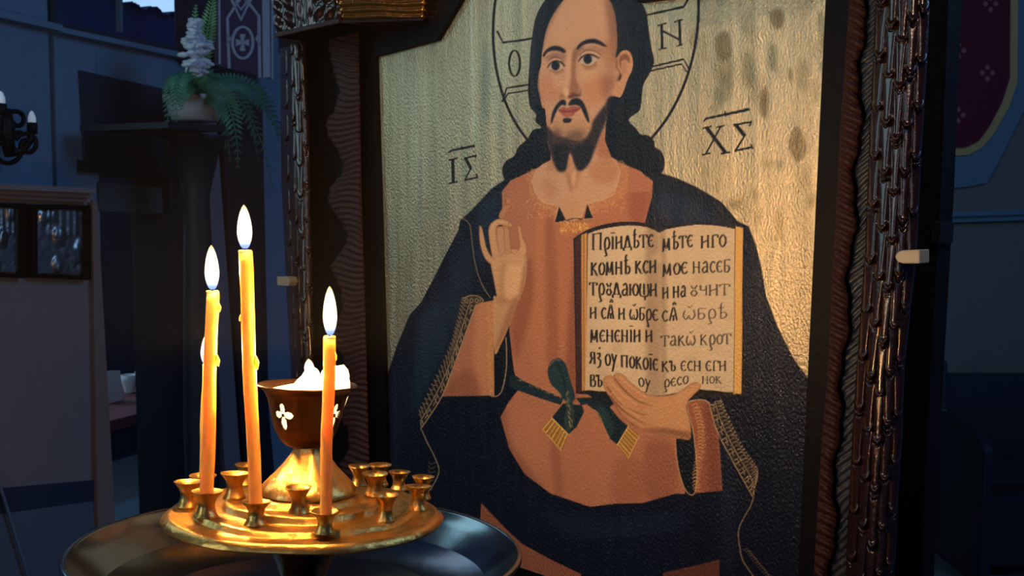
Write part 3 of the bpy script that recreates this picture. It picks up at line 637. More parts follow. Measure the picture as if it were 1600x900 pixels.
    hm(H_((640, 640), (800, 560), (900, 640), (850, 860), (700, 940), (600, 860)), (202, 132, 92), .55, 11)          # right cheek
    hm(H_((820, 640), (930, 560), (990, 640), (930, 800), (850, 860)), (140, 84, 64), .6, 8)
    hm(H_((820, 250), (1000, 150), (1010, 420), (960, 560), (880, 500)), (172, 118, 84), .6, 6)
    hm(H_((230, 560), (330, 560), (360, 700), (280, 740)), (220, 176, 136), .5, 5)
    hm(H_((560, 520), (760, 520), (740, 620), (600, 640)), (218, 172, 128), .6, 5)
    hm(J_((110, 0), (150, 60), (170, 220), (230, 400), (190, 480), (130, 240)), (190, 140, 112), .7, 3)
    # nose
    hm(H_((495, 300), (530, 320), (520, 600), (560, 720), (540, 800), (440, 840), (470, 600), (470, 420)), (140, 90, 66), .72, 3)
    hm(H_((430, 320), (470, 320), (440, 640), (400, 790), (370, 800), (400, 640)), (222, 176, 136), .7, 3)
    hm(H_((380, 760), (430, 740), (440, 810), (400, 835)), (230, 186, 150), .8, 2)
    hm(H_((320, 850), (360, 790), (400, 840), (350, 880)), (150, 96, 70), .6, 2)
    hm(H_((430, 830), (500, 790), (560, 800), (580, 740), (575, 830), (480, 860)), (92, 54, 42), .85, 2)
    # brow sockets
    hm(H_((500, 290), (560, 230), (640, 260), (580, 300), (530, 380), (500, 400)), (146, 104, 82), .8, 3)
    hm(H_((600, 290), (720, 240), (860, 280), (820, 330), (740, 290), (620, 310)), (166, 122, 94), .7, 2.5)
    hm(H_((150, 390), (260, 320), (390, 340), (400, 400), (330, 380), (230, 390)), (150, 112, 92), .75, 2.5)
    # brows
    P(H_((135, 350), (170, 290), (230, 248), (300, 238), (370, 262), (405, 300), (385, 322), (330, 300), (260, 292), (190, 315), (150, 365)), (26, 22, 28), soft=.6)
    P(H_((530, 270), (570, 210), (640, 168), (730, 155), (810, 180), (870, 228), (890, 248), (840, 240), (760, 212), (680, 208), (600, 232), (555, 275)), (26, 22, 28), soft=.6)
    # eyes
    for ex, ey, sgn, lid, wt, up, lo, cr in (
        (285, 470, 1, None, H_((200, 485), (240, 430), (300, 415), (350, 435), (378, 475), (340, 510), (280, 525), (230, 515)), H_((188, 500), (235, 432), (300, 412), (355, 432), (392, 478)), H_((215, 515), (270, 545), (330, 540), (375, 515)), H_((190, 420), (260, 372), (330, 380), (390, 425))),
        (662, 395, 1, None, H_((560, 425), (600, 370), (660, 342), (720, 355), (765, 395), (720, 445), (660, 458), (600, 445)), H_((550, 425), (600, 362), (662, 338), (735, 350), (800, 380)), H_((590, 455), (650, 485), (720, 470), (765, 430)), H_((560, 350), (640, 292), (740, 300), (830, 352)))):
        P(wt, (196, 176, 154))
        P([(830 + (ex + 49 * math.cos(t)) / 7.5, 40 + (ey + 54 * math.sin(t)) / 7.5) for t in np.linspace(0, 6.28, 16, endpoint=False)], (16, 20, 32), soft=.5)
        S(up, 2.2, (30, 22, 24), soft=.4, taper=[.5, 1.3, 1.3, 1])
        S(lo, 1.6, (120, 78, 56), .8, soft=.7)
        S(cr, 1.7, (108, 70, 58), .85, soft=.6, taper=[.6, 1.2, 1.2, .6])
    S(H_((210, 430), (280, 395), (350, 410)), 2.6, (214, 174, 140), .8, soft=.8)
    S(H_((590, 350), (660, 312), (740, 320), (800, 365)), 3, (222, 182, 146), .8, soft=.8)
    S(H_((270, 570), (330, 560), (380, 530)), 3, (168, 118, 86), .5, soft=1.5)
    S(H_((620, 500), (700, 505), (770, 460)), 3.4, (160, 108, 76), .6, soft=1.5)
    # ear
    em = raster(spline(H_((1015, 420), (1030, 340), (1080, 295), (1140, 300), (1180, 360), (1185, 450), (1150, 560), (1100, 650), (1060, 790), (1020, 815), (960, 800), (1000, 660), (1040, 560)), True))
    fill(em, (204, 152, 114))
    P(H_((1030, 400), (1060, 345), (1110, 330), (1150, 370), (1150, 440), (1110, 400), (1060, 420), (1050, 520)), (128, 78, 56), .85, soft=1.6, within=em)
    P(H_((1070, 420), (1110, 410), (1110, 540), (1070, 560)), (188, 130, 94), .7, soft=2, within=em)
    P(H_((1020, 600), (1050, 560), (1060, 600), (1030, 650)), (58, 34, 28), .95, soft=1.2, within=em)
    S(H_((1010, 400), (1000, 480), (1040, 560), (1000, 650)), 2.6, (120, 74, 54), .7, soft=1)
    S(H_((100, 520), (85, 620), (95, 760), (115, 860)), 1.8, (128, 82, 62), .7, soft=.8)
    # beard
    P(J_((180, 420), (230, 470), (300, 540), (420, 560), (540, 600), (640, 560), (700, 460), (720, 380), (800, 260), (870, 170), (900, 100), (960, 90), (900, 300), (860, 420), (800, 560), (740, 720), (680, 850), (600, 940), (540, 940), (500, 850), (465, 750), (430, 790), (410, 920), (360, 960), (300, 920), (240, 800), (190, 620), (160, 480)), (34, 28, 36), .93, soft=3.2)
    P(J_((215, 420), (300, 330), (420, 400), (620, 330), (690, 420), (600, 540), (420, 520), (300, 520)), (186, 144, 104), .7, soft=6)
    P(J_((250, 480), (340, 470), (360, 600), (300, 680), (240, 620)), (84, 62, 56), .75, soft=6)
    P(J_((420, 500), (620, 480), (620, 580), (500, 640), (420, 600)), (96, 72, 60), .75, soft=7)
    P(J_((250, 680), (330, 640), (430, 680), (420, 900), (360, 960), (300, 920)), (26, 24, 34), .9, soft=3)
    P(J_((490, 700), (640, 640), (720, 640), (680, 850), (570, 945), (510, 860)), (26, 24, 34), .9, soft=3)
    P(J_((436, 830), (465, 765), (490, 840), (510, 920), (480, 990), (415, 990)), (190, 142, 104), .9, soft=1.4)
    # mouth and moustache
    P(J_((315, 245), (380, 205), (430, 215), (480, 190), (560, 205), (575, 225), (520, 270), (480, 310), (400, 320), (350, 280)), (166, 92, 80), soft=1.2)
    P(J_((320, 240), (380, 245), (440, 252), (520, 235), (575, 212), (540, 245), (450, 268), (370, 262)), (110, 44, 40), .9, soft=.8)
    P(J_((400, 275), (480, 265), (470, 305), (410, 315)), (184, 112, 96), .5, soft=1.5)
    P(J_((230, 400), (238, 310), (270, 220), (320, 150), (370, 118), (402, 130), (405, 185), (360, 180), (320, 215), (280, 290), (250, 390)), (20, 20, 28), soft=.6)
    P(J_((440, 165), (470, 118), (530, 100), (590, 125), (630, 190), (665, 290), (682, 380), (655, 370), (610, 270), (575, 205), (520, 180), (445, 185)), (20, 20, 28), soft=.6)
    S(J_((305, 120), (360, 98), (400, 112), (430, 130), (480, 100), (560, 85), (600, 110)), 1.2, (212, 168, 140), .7, soft=.6)
    P(J_((370, 360), (390, 335), (450, 335), (475, 350), (450, 385), (390, 388)), (28, 22, 26), soft=1.6)
    S(J_((225, 430), (300, 300), (320, 260)), 3, (214, 164, 122), .5, soft=1.5)
    S(J_((575, 260), (640, 370), (680, 440)), 3, (214, 164, 122), .5, soft=1.5)
    # locks of the hair and its soft edge to the brow
    S(A_((345, 10), (300, 80), (270, 160), (258, 240)), 3.5, (30, 28, 38), .7, soft=2.4)
    S(A_((595, 10), (618, 100), (622, 220), (612, 260)), 5, (44, 34, 40), .7, soft=2.6)
    # ---- collar embroidery and clasp
    col = B_((545, 120), (520, 190), (535, 260), (580, 330), (650, 350), (672, 400), (672, 425), (740, 412), (720, 375), (692, 330), (652, 322), (602, 310), (560, 250), (546, 190), (568, 125))
    P(col, (190, 136, 88), .6, smooth=False)
    col2 = B_((852, 320), (885, 372), (920, 350), (990, 330), (1060, 270)) + A_((660, 900), (668, 800), (640, 752), (612, 752), (628, 800), (618, 850), (600, 890)) + B_((950, 296),)
    P(col2, (196, 140, 90), .5, smooth=False)
    for _ in range(330):
        if rnd.random() < .5: x, y = B_((rnd.uniform(515, 690), rnd.uniform(120, 400)))[0]
        else: x, y = B_((rnd.uniform(850, 1090), rnd.uniform(90, 372)))[0]
        q = (int((y - Y0) * SS), int((x - X0) * SS))
        if cm.a[min(max(q[0] - cm.y, 0), cm.a.shape[0] - 1), min(max(q[1] - cm.x, 0), cm.a.shape[1] - 1)] > .3: continue
        dx, dy = rnd.uniform(-1.6, 1.6), rnd.uniform(-1.6, 1.6)
        if 795 < x and (x < 870 or y < 345): S([(x, y), (x + dx, y + dy), (x + dy, y + 1.5)], .9, (226, 178, 112), .7)
    S(B_((568, 125), (546, 190), (560, 250), (602, 310), (652, 322), (692, 330), (672, 425), (740, 412), (822, 406), (885, 402), (868, 330), (852, 318), (950, 294), (1005, 266)) + A_((618, 850), (628, 800)), 1.3, (214, 176, 138), .8, smooth=False)
    P(B_((698, 335), (672, 424), (736, 412)), (14, 20, 30), smooth=False); P(B_((856, 322), (838, 402), (888, 400)), (14, 20, 30), smooth=False)
    S(B_((738, 412), (780, 402), (830, 405)), 1.6, (40, 26, 22))
    P(B_((700, 440), (780, 425), (885, 428), (880, 450), (800, 475), (720, 492), (700, 480)), (196, 128, 66), .8, smooth=False)
    for _ in range(46):
        x, y = B_((rnd.uniform(705, 870), rnd.uniform(432, 485)))[0]
        S([(x, y), (x + rnd.uniform(-3, 3), y - 3), (x + rnd.uniform(-3, 3), y - 5)], .9, (240, 196, 112), .8)
    # ---- fold lines of the mantle
    S(B_((108, 470), (118, 430), (138, 405), (165, 406), (195, 440), (208, 540), (226, 660), (262, 770), (312, 850)), 1.7, (134, 118, 98), .85)
    # ---- raised hand, wrist and sleeve at the left
    sl = D_((490, 165), (572, 148), (578, 594), (330, 598), (380, 470), (430, 330), (470, 205))
    sm = P(sl, TERRA, smooth=False)
    P(D_((500, 170), (545, 160), (550, 560), (520, 580), (480, 400)), (200, 138, 94), .65, soft=6, within=sm)
    P(D_((400, 500), (470, 480), (500, 600), (330, 600)), (136, 80, 58), .6, soft=7, within=sm)
    P(D_((548, 155), (574, 150), (578, 590), (552, 590)), (206, 146, 92), .5, soft=1, within=sm)
    for _ in range(150):
        x, y = D_((rnd.uniform(540, 576), rnd.uniform(155, 590)))[0]
        S([(x, y), (x + rnd.uniform(-2, 2), y + 2)], .8, (234, 186, 118), .6)
    P(D_((578, 385), (605, 360), (632, 325), (634, 450), (616, 560), (592, 596), (577, 592)), (9, 13, 22), smooth=False)
    S(D_((632, 322), (634, 460), (614, 566), (590, 596), (560, 596)), 1.5, (196, 160, 122), .9)
    HAND, HSH, HLT = (206, 160, 116), (140, 92, 62), (226, 182, 136)
    def finger(pts, c=HAND, edge=True):
        m = P(pts, c)
        S(pts + [pts[0]], 1.1, HSH, .75, soft=.7)
        return m
    arm = B_((312, 640), (345, 590), (420, 575), (490, 590), (514, 615), (514, 700), (500, 790), (470, 870), (455, 930)) + D_((690, 150), (650, 260), (610, 350), (578, 390), (572, 150), (585, 130)) + B_((345, 830), (328, 740))
    finger(B_((375, 256), (388, 258), (394, 312), (402, 290), (420, 284), (431, 306), (424, 335), (400, 372), (384, 400), (360, 396), (364, 368), (382, 330)), (190, 132, 92))
    S(B_((393, 300), (398, 325), (420, 318)), 1, (116, 70, 50), .8, soft=.5)
    finger(B_((248, 448), (262, 452), (276, 512), (292, 576), (330, 640), (318, 660), (286, 632), (262, 580), (250, 520)))
    am = P(arm, HAND)
    S(B_((312, 640), (328, 740), (345, 830)) + D_((585, 130),), 1, HSH, .6, soft=.8)
    for pts, c, al, so in ((B_((390, 680), (440, 620), (500, 630), (505, 720), (470, 830), (400, 860), (385, 760)), HLT, .7, 5), (B_((370, 640), (400, 640), (385, 780), (395, 880), (360, 880)), (176, 128, 88), .55, 4),
                           (B_((505, 620), (516, 620), (500, 800), (460, 900), (480, 780)), (150, 98, 66), .7, 4), (D_((600, 150), (640, 160), (620, 290), (580, 380), (578, 200)), (190, 142, 100), .5, 5), (D_((690, 150), (660, 150), (590, 340), (580, 390), (650, 270)), (150, 98, 66), .7, 4),
                           (D_((575, 150), (600, 130), (660, 145), (690, 130), (670, 165), (610, 160)), (176, 126, 88), .6, 3)):
        P(pts, c, al, soft=so, within=am)
    finger(B_((385, 452), (412, 452), (420, 520), (424, 592), (388, 596), (386, 520)), (196, 146, 104))
    finger(B_((345, 455), (384, 452), (388, 520), (392, 588), (356, 600), (344, 540)), (200, 150, 108))
    finger(B_((300, 478), (308, 438), (342, 408), (385, 405), (430, 430), (430, 446), (404, 446), (366, 436), (346, 452), (342, 490), (350, 545), (360, 610), (326, 625), (308, 545)))
    S(B_((318, 470), (325, 440), (350, 422), (385, 420)), 2.4, HLT, .7, soft=1.4)
    S(B_((415, 425), (408, 440)), 1.2, HSH, .8, soft=.5)
    finger(B_((464, 448), (478, 446), (492, 510), (512, 552), (508, 610), (452, 606), (476, 560), (470, 500)))
    P(B_((340, 600), (420, 585), (490, 600), (500, 660), (420, 660), (345, 650)), HAND, .95, soft=2.5, within=am)
    S(B_((452, 602), (425, 592), (395, 598), (360, 612)), 1.2, HSH, .5, soft=1)
    # ---- embroidered bands of the mantle
    def band(left, right, n=26):
        l, r = spline(left, n=10), spline(right, n=10)
        li = np.stack([np.interp(np.linspace(0, 1, n), np.linspace(0, 1, len(l)), l[:, k]) for k in (0, 1)], 1)
        ri = np.stack([np.interp(np.linspace(0, 1, n), np.linspace(0, 1, len(r)), r[:, k]) for k in (0, 1)], 1)
        P([tuple(q) for q in np.vstack([li, ri[::-1]])], (40, 34, 34), .8, smooth=False)
        gc = (172, 146, 106)
        at = lambda i, t: tuple(li[i] * (1 - t) + ri[i] * t)
        S([tuple(q) for q in ri], 1.5, gc); S([at(i, .55) for i in range(n)], 1.2, gc)
        for i in range(0, n - 1):
            if i % 3 == 1: S([at(i, .62), at(i, .94)], 1.1, gc); S([at(i + 1, .62), at(i + 1, .94)], 1.1, gc); S([at(i, .7), at(i + 1, .7)], 1, gc)
            elif i % 3 == 2: S([at(i, .78), at(i + 1, .78)], 1.6, gc, .8)
            a, b = at(i, .5), at(min(i + 1, n - 1), .02)
            c0 = at(i, .0)
            S([a, at(i, .25), c0], 1, gc, .85); S([at(i, .3), b], .9, gc, .8); S([c0, (c0[0] - 1.5, c0[1] - 2)], 1.6, gc, .8)
    band(D_((430, 138), (405, 250), (365, 380), (290, 540), (222, 680)), D_((492, 165), (432, 332), (378, 480), (325, 610), (236, 745)), 30)
    P(D_((430, 140), (460, 125), (520, 135), (530, 152), (490, 168)), (60, 52, 46), smooth=False)
    for x in (438, 462, 486, 508): S(D_((x, 150), (x + 8, 138), (x + 16, 150), (x + 8, 160), (x, 150)), 1.1, (172, 146, 106))
    S(D_((430, 140), (462, 126), (500, 128), (528, 150)), 1.4, (172, 146, 106))
    S([(657, 668), (668, 692), (680, 716), (686, 735), (680, 752), (670, 768)], 1.8, (150, 132, 104), .9)
    for k in range(7): y = 722 + k * 7; S([(682 - k, y), (674 - k, y + 3), (669, y - 2)], 1, (140, 120, 90), .7)
    # ---- book
    P(C_((48, 128), (112, 92), (200, 62), (300, 50), (392, 60), (448, 92), (520, 70), (640, 56), (760, 66), (842, 74), (850, 860), (640, 872), (440, 885), (60, 855)), (34, 20, 18), smooth=False)
    P(C_((56, 135), (88, 116), (90, 848), (62, 846)), (62, 36, 34), smooth=False)
    P(C_((84, 112), (112, 100), (108, 842), (88, 842)), (196, 140, 78), smooth=False)
    S(C_((97, 110), (98, 840)), 1, (120, 76, 44), .8); S(C_((104, 106), (103, 840)), .8, (230, 180, 110), .8)
    PG = (206, 182, 148)
    pg = P(C_((116, 106), (150, 92), (200, 80), (250, 72), (300, 67), (350, 68), (395, 76), (430, 90), (450, 102), (456, 862), (420, 868), (380, 858), (250, 850), (105, 838)), PG, smooth=False)
    pr = P(C_((450, 102), (480, 86), (540, 74), (620, 64), (700, 66), (760, 74), (806, 84), (800, 850), (720, 842), (640, 835), (540, 850), (456, 866)), PG, smooth=False)
    P(C_((390, 80), (450, 104), (456, 862), (395, 860)), (150, 124, 96), .65, soft=5, within=pg)
    P(C_((450, 100), (480, 92), (482, 850), (456, 866)), (150, 124, 96), .6, soft=4, within=pr)
    P(C_((180, 100), (330, 80), (330, 700), (180, 700)), (218, 194, 160), .5, soft=9, within=pg)
    for _ in range(26):
        x, y = C_((rnd.uniform(130, 780), rnd.uniform(110, 820)))[0]
        P([(x, y), (x + 12, y - 4), (x + 18, y + 8), (x + 4, y + 10)], rnd.choice([(176, 148, 112), (222, 200, 166)]), .3, soft=4)
    P(C_((808, 70), (842, 78), (836, 856), (798, 856)), (222, 170, 92), smooth=False)
    S(C_((806, 84), (800, 850)), 1.1, (96, 62, 40), .8)
    S(C_((50, 132), (112, 92), (200, 64), (300, 52), (390, 62), (446, 96)), 2.4, (18, 12, 14))
    cc = lambda s_, xa, ya, xb, yb, cap, al=1.0: text(s_, *C_((xa, ya))[0], *C_((xb, yb))[0], cap / 3.0, (34, 25, 22), .125, al)
    cc('Пріидѣте', 135, 182, 428, 166, 76); cc('комнѣ кси', 128, 300, 442, 288, 78); cc('трꙋдающи', 124, 392, 446, 398, 76); cc('и сѧ и ѡбре', 124, 502, 448, 512, 70)
    cc('мененіи й', 126, 612, 424, 612, 74); cc('яз оу покоіе', 122, 714, 448, 748, 74); cc('въ', 124, 820, 186, 822, 72); cc('оу', 352, 818, 412, 836, 56)
    cc('мѣте', 464, 186, 612, 164, 74); cc('иго', 644, 172, 768, 164, 74); cc('мое', 464, 304, 588, 290, 72); cc('насеб', 606, 290, 785, 284, 70, .85)
    cc('и на', 464, 410, 580, 400, 70); cc('ꙋчит', 592, 398, 785, 392, 66, .7); cc('сѧ', 462, 516, 540, 512, 66); cc('ѡбры', 560, 508, 775, 500, 60, .6) if 'ы' in GL else cc('ѡбрѣ', 560, 508, 775, 500, 60, .65)
    cc('такѡ крот', 460, 632, 790, 622, 62, .75); cc('къ', 460, 752, 530, 748, 64); cc('есмь и', 550, 748, 770, 748, 62, .9) if 'ь' in GL else cc('есн еги', 550, 748, 770, 748, 62, .9)
    cc('ресо', 470, 828, 590, 806, 50); cc('нок', 650, 808, 745, 806, 44, .9)
    # ---- belt, knot and fringes
    TEAL = (26, 42, 50)
    P(E_((40, 118), (62, 116), (100, 140), (190, 180), (252, 206), (240, 232), (160, 206), (75, 176), (40, 160)), TEAL, smooth=False)
    for _ in range(60):
        t = rnd.random(); x, y = E_((70 + t * 180, 124 + t * 76 + rnd.uniform(0, 14)))[0]; S([(x, y), (x + rnd.uniform(1, 3), y + rnd.uniform(-1, 2))], .9, (176, 150, 104), .7)
    P(E_((300, 205), (380, 200), (440, 205), (440, 235), (380, 225), (320, 232)), TEAL, smooth=False)
    P(E_((330, 180), (440, 195), (470, 215), (430, 240), (360, 200)), (20, 26, 34), smooth=False)
    kn = P(E_((190, 92), (205, 58), (235, 50), (260, 74), (276, 130), (296, 200), (280, 222), (252, 210), (232, 180), (204, 152), (192, 122)), (30, 56, 62))
    S(E_((200, 88), (222, 75), (245, 110), (262, 180)), 2.4, (16, 24, 32), .8, soft=1); S(E_((196, 80), (215, 58), (240, 56)), 1.3, (150, 136, 100), .7)
    P(E_((250, 226), (205, 282), (268, 348), (302, 318), (332, 258), (322, 232)), (22, 36, 44), smooth=False)
    P(E_((258, 180), (286, 215), (292, 290), (276, 332), (262, 340), (254, 300), (262, 240)), (44, 62, 62))
    for k in range(30):
        t = rnd.random(); x, y = E_((262 + t * 18 + rnd.uniform(-6, 6), 170 + t * 150))[0]; S([(x, y), (x + 1.5, y + 4)], .9, (196, 174, 120), .6)
    P(E_((345, 232), (382, 258), (408, 312), (430, 362), (462, 388), (506, 316), (470, 286), (432, 240), (380, 204), (335, 206)), (20, 34, 42), smooth=False)
    P(E_((375, 240), (405, 240), (440, 290), (445, 340), (430, 352), (405, 300)), (34, 60, 62), .8, soft=1.5)
    S(E_((372, 250), (392, 272), (410, 318), (432, 362)), 1.2, (176, 150, 104), .8)
    def fringe(quad, n):
        q = E_(*quad); P(q, (150, 106, 50), smooth=False)
        a, b, c, d = [np.array(v) for v in q]
        for i in range(n):
            t = (i + .5) / n; u = a * (1 - t) + b * t; v = d * (1 - t) + c * t
            S([tuple(u), tuple((u + v) / 2 + (rnd.uniform(-.6, .6), 0)), tuple(v)], 1.7, rnd.choice([(226, 180, 92), (206, 158, 76)]))
        S([tuple(a), tuple(b)], 1.6, (236, 194, 110)); S([tuple(d), tuple(c)], 1.5, (216, 170, 88))
    fringe(((203, 280), (270, 348), (244, 412), (165, 322)), 7); fringe(((505, 314), (460, 390), (502, 444), (548, 350)), 7)
    # ---- right sleeve, hand under the book
    rs_ = P(E_((735, 225), (760, 214), (802, 214), (836, 240), (850, 300), (862, 400), (872, 566), (766, 577), (772, 480), (760, 350), (742, 262)), (150, 88, 64), smooth=False)
    P(E_((800, 230), (835, 250), (868, 560), (820, 560)), (112, 62, 46), .6, soft=6, within=rs_)
    P(E_((688, 364), (746, 362), (766, 480), (766, 562), (750, 584), (724, 562), (704, 500), (692, 430)), (8, 14, 22), smooth=False)
    S(E_((689, 362), (692, 430), (706, 505), (726, 562), (750, 583), (766, 566), (772, 480), (760, 350), (740, 262), (733, 225)), 1.7, (196, 156, 108), .9)
    for k in range(26):
        y = 235 + k * 13; x = 752 + 16 * math.sin(k * .2) + (y - 235) * .06
        S(E_((x, y), (x + 16, y - 8), (x + 26, y + 2)), 1.2, (214, 160, 100), .85); S(E_((x + 4, y + 4), (x + 22, y + 9), (x + 34, y + 2 + 6 * (k % 2))), 1, (214, 160, 100), .75)
    S(E_((732, 224), (760, 214), (800, 213), (830, 232)), 2, (200, 164, 116), .9)
    hand = E_((407, 140), (414, 122), (436, 118), (446, 124), (452, 111), (478, 112), (520, 150), (560, 180), (600, 196), (640, 196), (682, 190), (720, 170), (758, 145), (782, 150), (784, 168), (752, 200), (738, 218), (732, 244), (746, 300), (746, 364), (700, 362), (650, 352), (580, 332), (528, 314), (482, 276), (452, 232), (428, 196), (412, 168))
    hm2 = P(hand, (192, 138, 96))
    for pts, c, al, so in ((E_((600, 220), (700, 200), (740, 230), (740, 330), (640, 330), (590, 280)), (206, 152, 106), .6, 7), (E_((560, 330), (640, 345), (745, 362), (745, 340), (640, 322)), (126, 78, 54), .8, 4),
                           (E_((430, 190), (480, 270), (540, 315), (520, 320), (440, 230)), (130, 82, 58), .7, 3), (E_((690, 195), (780, 150), (775, 175), (720, 215)), (206, 154, 110), .6, 3)):
        P(pts, c, al, soft=so, within=hm2)
    for pts in (E_((448, 126), (490, 175), (540, 215), (600, 236)), E_((420, 160), (470, 220), (520, 255), (575, 272)), E_((432, 196), (480, 250), (530, 285), (572, 306))):
        S(pts, 1.8, (104, 62, 44), .85, soft=.8, taper=[1, 1.2, .9, .4])
    for pts in (E_((470, 122), (520, 165), (580, 205)), E_((430, 135), (480, 190), (540, 232)), E_((440, 180), (500, 245), (550, 280))):
        S(pts, 3.4, (216, 164, 118), .6, soft=1.6)
    S(hand + [hand[0]], 1, (100, 60, 44), .6, soft=.7)
    band(E_((868, 214), (905, 300), (955, 400), (1008, 480), (1006, 530)), E_((820, 224), (850, 330), (902, 432), (952, 522), (992, 592)), 30)
    S(E_((995, 590), (980, 630), (958, 668), (940, 705), (934, 740), (940, 790), (952, 840), (985, 890), (1010, 930), (1060, 1000)), 2, (150, 128, 96), .85)
    for k in range(14):
        t = k / 13; x, y = 956 + t * 90, 800 + t * 110
        S(E_((x, y), (x + 14, y - 8), (x + 20, y + 6)), 1.2, (120, 100, 76), .8)
# ---------------------------------------------------------------- the framed icon in its carved stand, turned 45 degrees
KN = Vector((-1, -1, 0)).normalized(); KU = Vector((1, -1, 0)).normalized(); KP = Vector((.65, .65, 0))
def K(px, py, d=0.0): return on_plane(px, py, KP + KN * d, KN)
ko = K(940, 338); ki = thing('icon_shrine', 'large gold-ground icon of a haloed bearded man in a dark carved column frame', 'icon', Vector((ko.x, ko.y, 0)), (0, 0, -math.pi / 4))
KI = world_of(ki).inverted()

# picture panel: one mesh, its brushwork held in a colour attribute
paint_picture()
def build_painting():
    cs = [KI @ K(x, y) for x, y in ((575, 500), (1318, 500), (1318, -150), (1318, 955), (575, 955), (575, -150))]
    u0, u1 = cs[0].x, cs[1].x
    z0, z1 = max(c.z for c in cs if True and abs(c.x - u1) < .01 and c.z < 1.4), min(c.z for c in cs if c.z > 1.4)
    z0 = (KI @ K(1000, 950)).z; z1 = (KI @ K(1000, -150)).z
    st = .00098; nu, nz = int((u1 - u0) / st) + 1, int((z1 - z0) / st) + 1
    us, zs = np.linspace(u0, u1, nu), np.linspace(z0, z1, nz)
    U, Z = np.meshgrid(us, zs)
    w = np.array(world_of(ki)); xw = w[0, 0] * U + w[0, 3]; yw = w[1, 0] * U + w[1, 3]; zw = Z - CAM.z
    f_, up_ = np.array(FWD), np.array(UP)
    dep = yw * f_[1] + zw * f_[2]
    px = 800 + FPX * xw / dep; py = 450 - FPX * (yw * up_[1] + zw * up_[2]) / dep          # tracing: where the drawing puts this spot of the panel
    cx = np.clip((px - X0) * SS - .5, 0, CW - 1.01); cy = np.clip((py - Y0) * SS - .5, 0, CH - 1.01)
    ix, iy = cx.astype(int), cy.astype(int); fx, fy = (cx - ix)[..., None], (cy - iy)[..., None]
    full = np.concatenate([CANVAS, GOLDM[..., None]], 2)
    c = (full[iy, ix] * (1 - fx) * (1 - fy) + full[iy, ix + 1] * fx * (1 - fy) + full[iy + 1, ix] * (1 - fx) * fy + full[iy + 1, ix + 1] * fx * fy).reshape(-1, 4).clip(0, 1)
    co = np.zeros((nu * nz, 3), np.float32); co[:, 0] = U.ravel(); co[:, 2] = Z.ravel()
    i = np.arange((nz - 1) * (nu - 1)); r, q = i // (nu - 1), i % (nu - 1); a = r * nu + q
    quads = np.stack([a, a + 1, a + nu + 1, a + nu], 1).astype(np.int32)
    nv = len(co)                                                        # a back board gives the panel its thickness
    bk = np.array([(u0, .025, z0), (u1, .025, z0), (u1, .025, z1), (u0, .025, z1)], np.float32)
    cor = [0, nu - 1, nz * nu - 1, (nz - 1) * nu]
    extra = np.array([(nv + 1, nv, nv + 3, nv + 2), (cor[0], nv, nv + 1, cor[1]), (cor[1], nv + 1, nv + 2, cor[2]), (cor[2], nv + 2, nv + 3, cor[3]), (cor[3], nv + 3, nv, cor[0])], np.int32)
    quads = np.vstack([quads, extra]); co = np.vstack([co, bk]); c = np.vstack([c, np.tile([[.1, .07, .05, 0]], (4, 1))])
    me = bpy.data.meshes.new('painted_panel'); me.vertices.add(len(co)); me.vertices.foreach_set('co', co.ravel())
    me.loops.add(len(quads) * 4); me.loops.foreach_set('vertex_index', quads.ravel())
    me.polygons.add(len(quads)); me.polygons.foreach_set('loop_start', np.arange(len(quads), dtype=np.int32) * 4)
    me.update(calc_edges=True)
    at = me.color_attributes.new('paint', 'BYTE_COLOR', 'POINT')
    at.data.foreach_set('color_srgb', c.astype(np.float32).ravel())
    m = bpy.data.materials.new('tempera_and_gold_leaf'); m.use_nodes = True; nt = m.node_tree; N, Lk = nt.nodes, nt.links; b = N['Principled BSDF']
    va = N.new('ShaderNodeVertexColor'); va.layer_name = 'paint'
    Lk.new(va.outputs['Color'], b.inputs['Base Color'])
    def mr(src, a0, a1):
        n = N.new('ShaderNodeMapRange'); n.inputs[3].default_value = a0; n.inputs[4].default_value = a1; Lk.new(src, n.inputs[0]); return n.outputs[0]
    Lk.new(mr(va.outputs['Alpha'], 0, GOLD_METAL), b.inputs['Metallic']); Lk.new(mr(va.outputs['Alpha'], .5, GOLD_ROUGH), b.inputs['Roughness'])
    b.inputs['Coat Weight'].default_value = .4; b.inputs['Coat Roughness'].default_value = .14; b.inputs['Specular IOR Level'].default_value = .2
    tc = N.new('ShaderNodeTexCoord'); mp = N.new('ShaderNodeMapping'); mp.inputs['Scale'].default_value = (1.6, 1, 1)
    n1 = N.new('ShaderNodeTexNoise'); n1.inputs['Scale'].default_value = 260; n1.inputs['Detail'].default_value = 3
    mp2 = N.new('ShaderNodeMapping'); mp2.inputs['Scale'].default_value = (1, 1, .12)
    n2 = N.new('ShaderNodeTexNoise'); n2.inputs['Scale'].default_value = 36; n2.inputs['Detail'].default_value = 2
    ad = N.new('ShaderNodeMath'); ad.operation = 'MULTIPLY_ADD'; ad.inputs[1].default_value = 2.2
    for a_, b_ in ((tc.outputs['Object'], mp.inputs[0]), (mp.outputs[0], n1.inputs['Vector']), (tc.outputs['Object'], mp2.inputs[0]), (mp2.outputs[0], n2.inputs['Vector']), (n2.outputs['Fac'], ad.inputs[0]), (n1.outputs['Fac'], ad.inputs[2])): Lk.new(a_, b_)
    bp = N.new('ShaderNodeBump'); bp.inputs['Strength'].default_value = 1.0; bp.inputs['Distance'].default_value = .0018
    Lk.new(ad.outputs[0], bp.inputs['Height']); Lk.new(bp.outputs[0], b.inputs['Normal']); Lk.new(bp.outputs[0], b.inputs['Coat Normal'])
    me.materials.append(m)
    o = bpy.data.objects.new('painted_panel', me); COL.objects.link(o); o.parent = ki
    return o
GOLD_METAL, GOLD_ROUGH = .95, .42
build_painting()

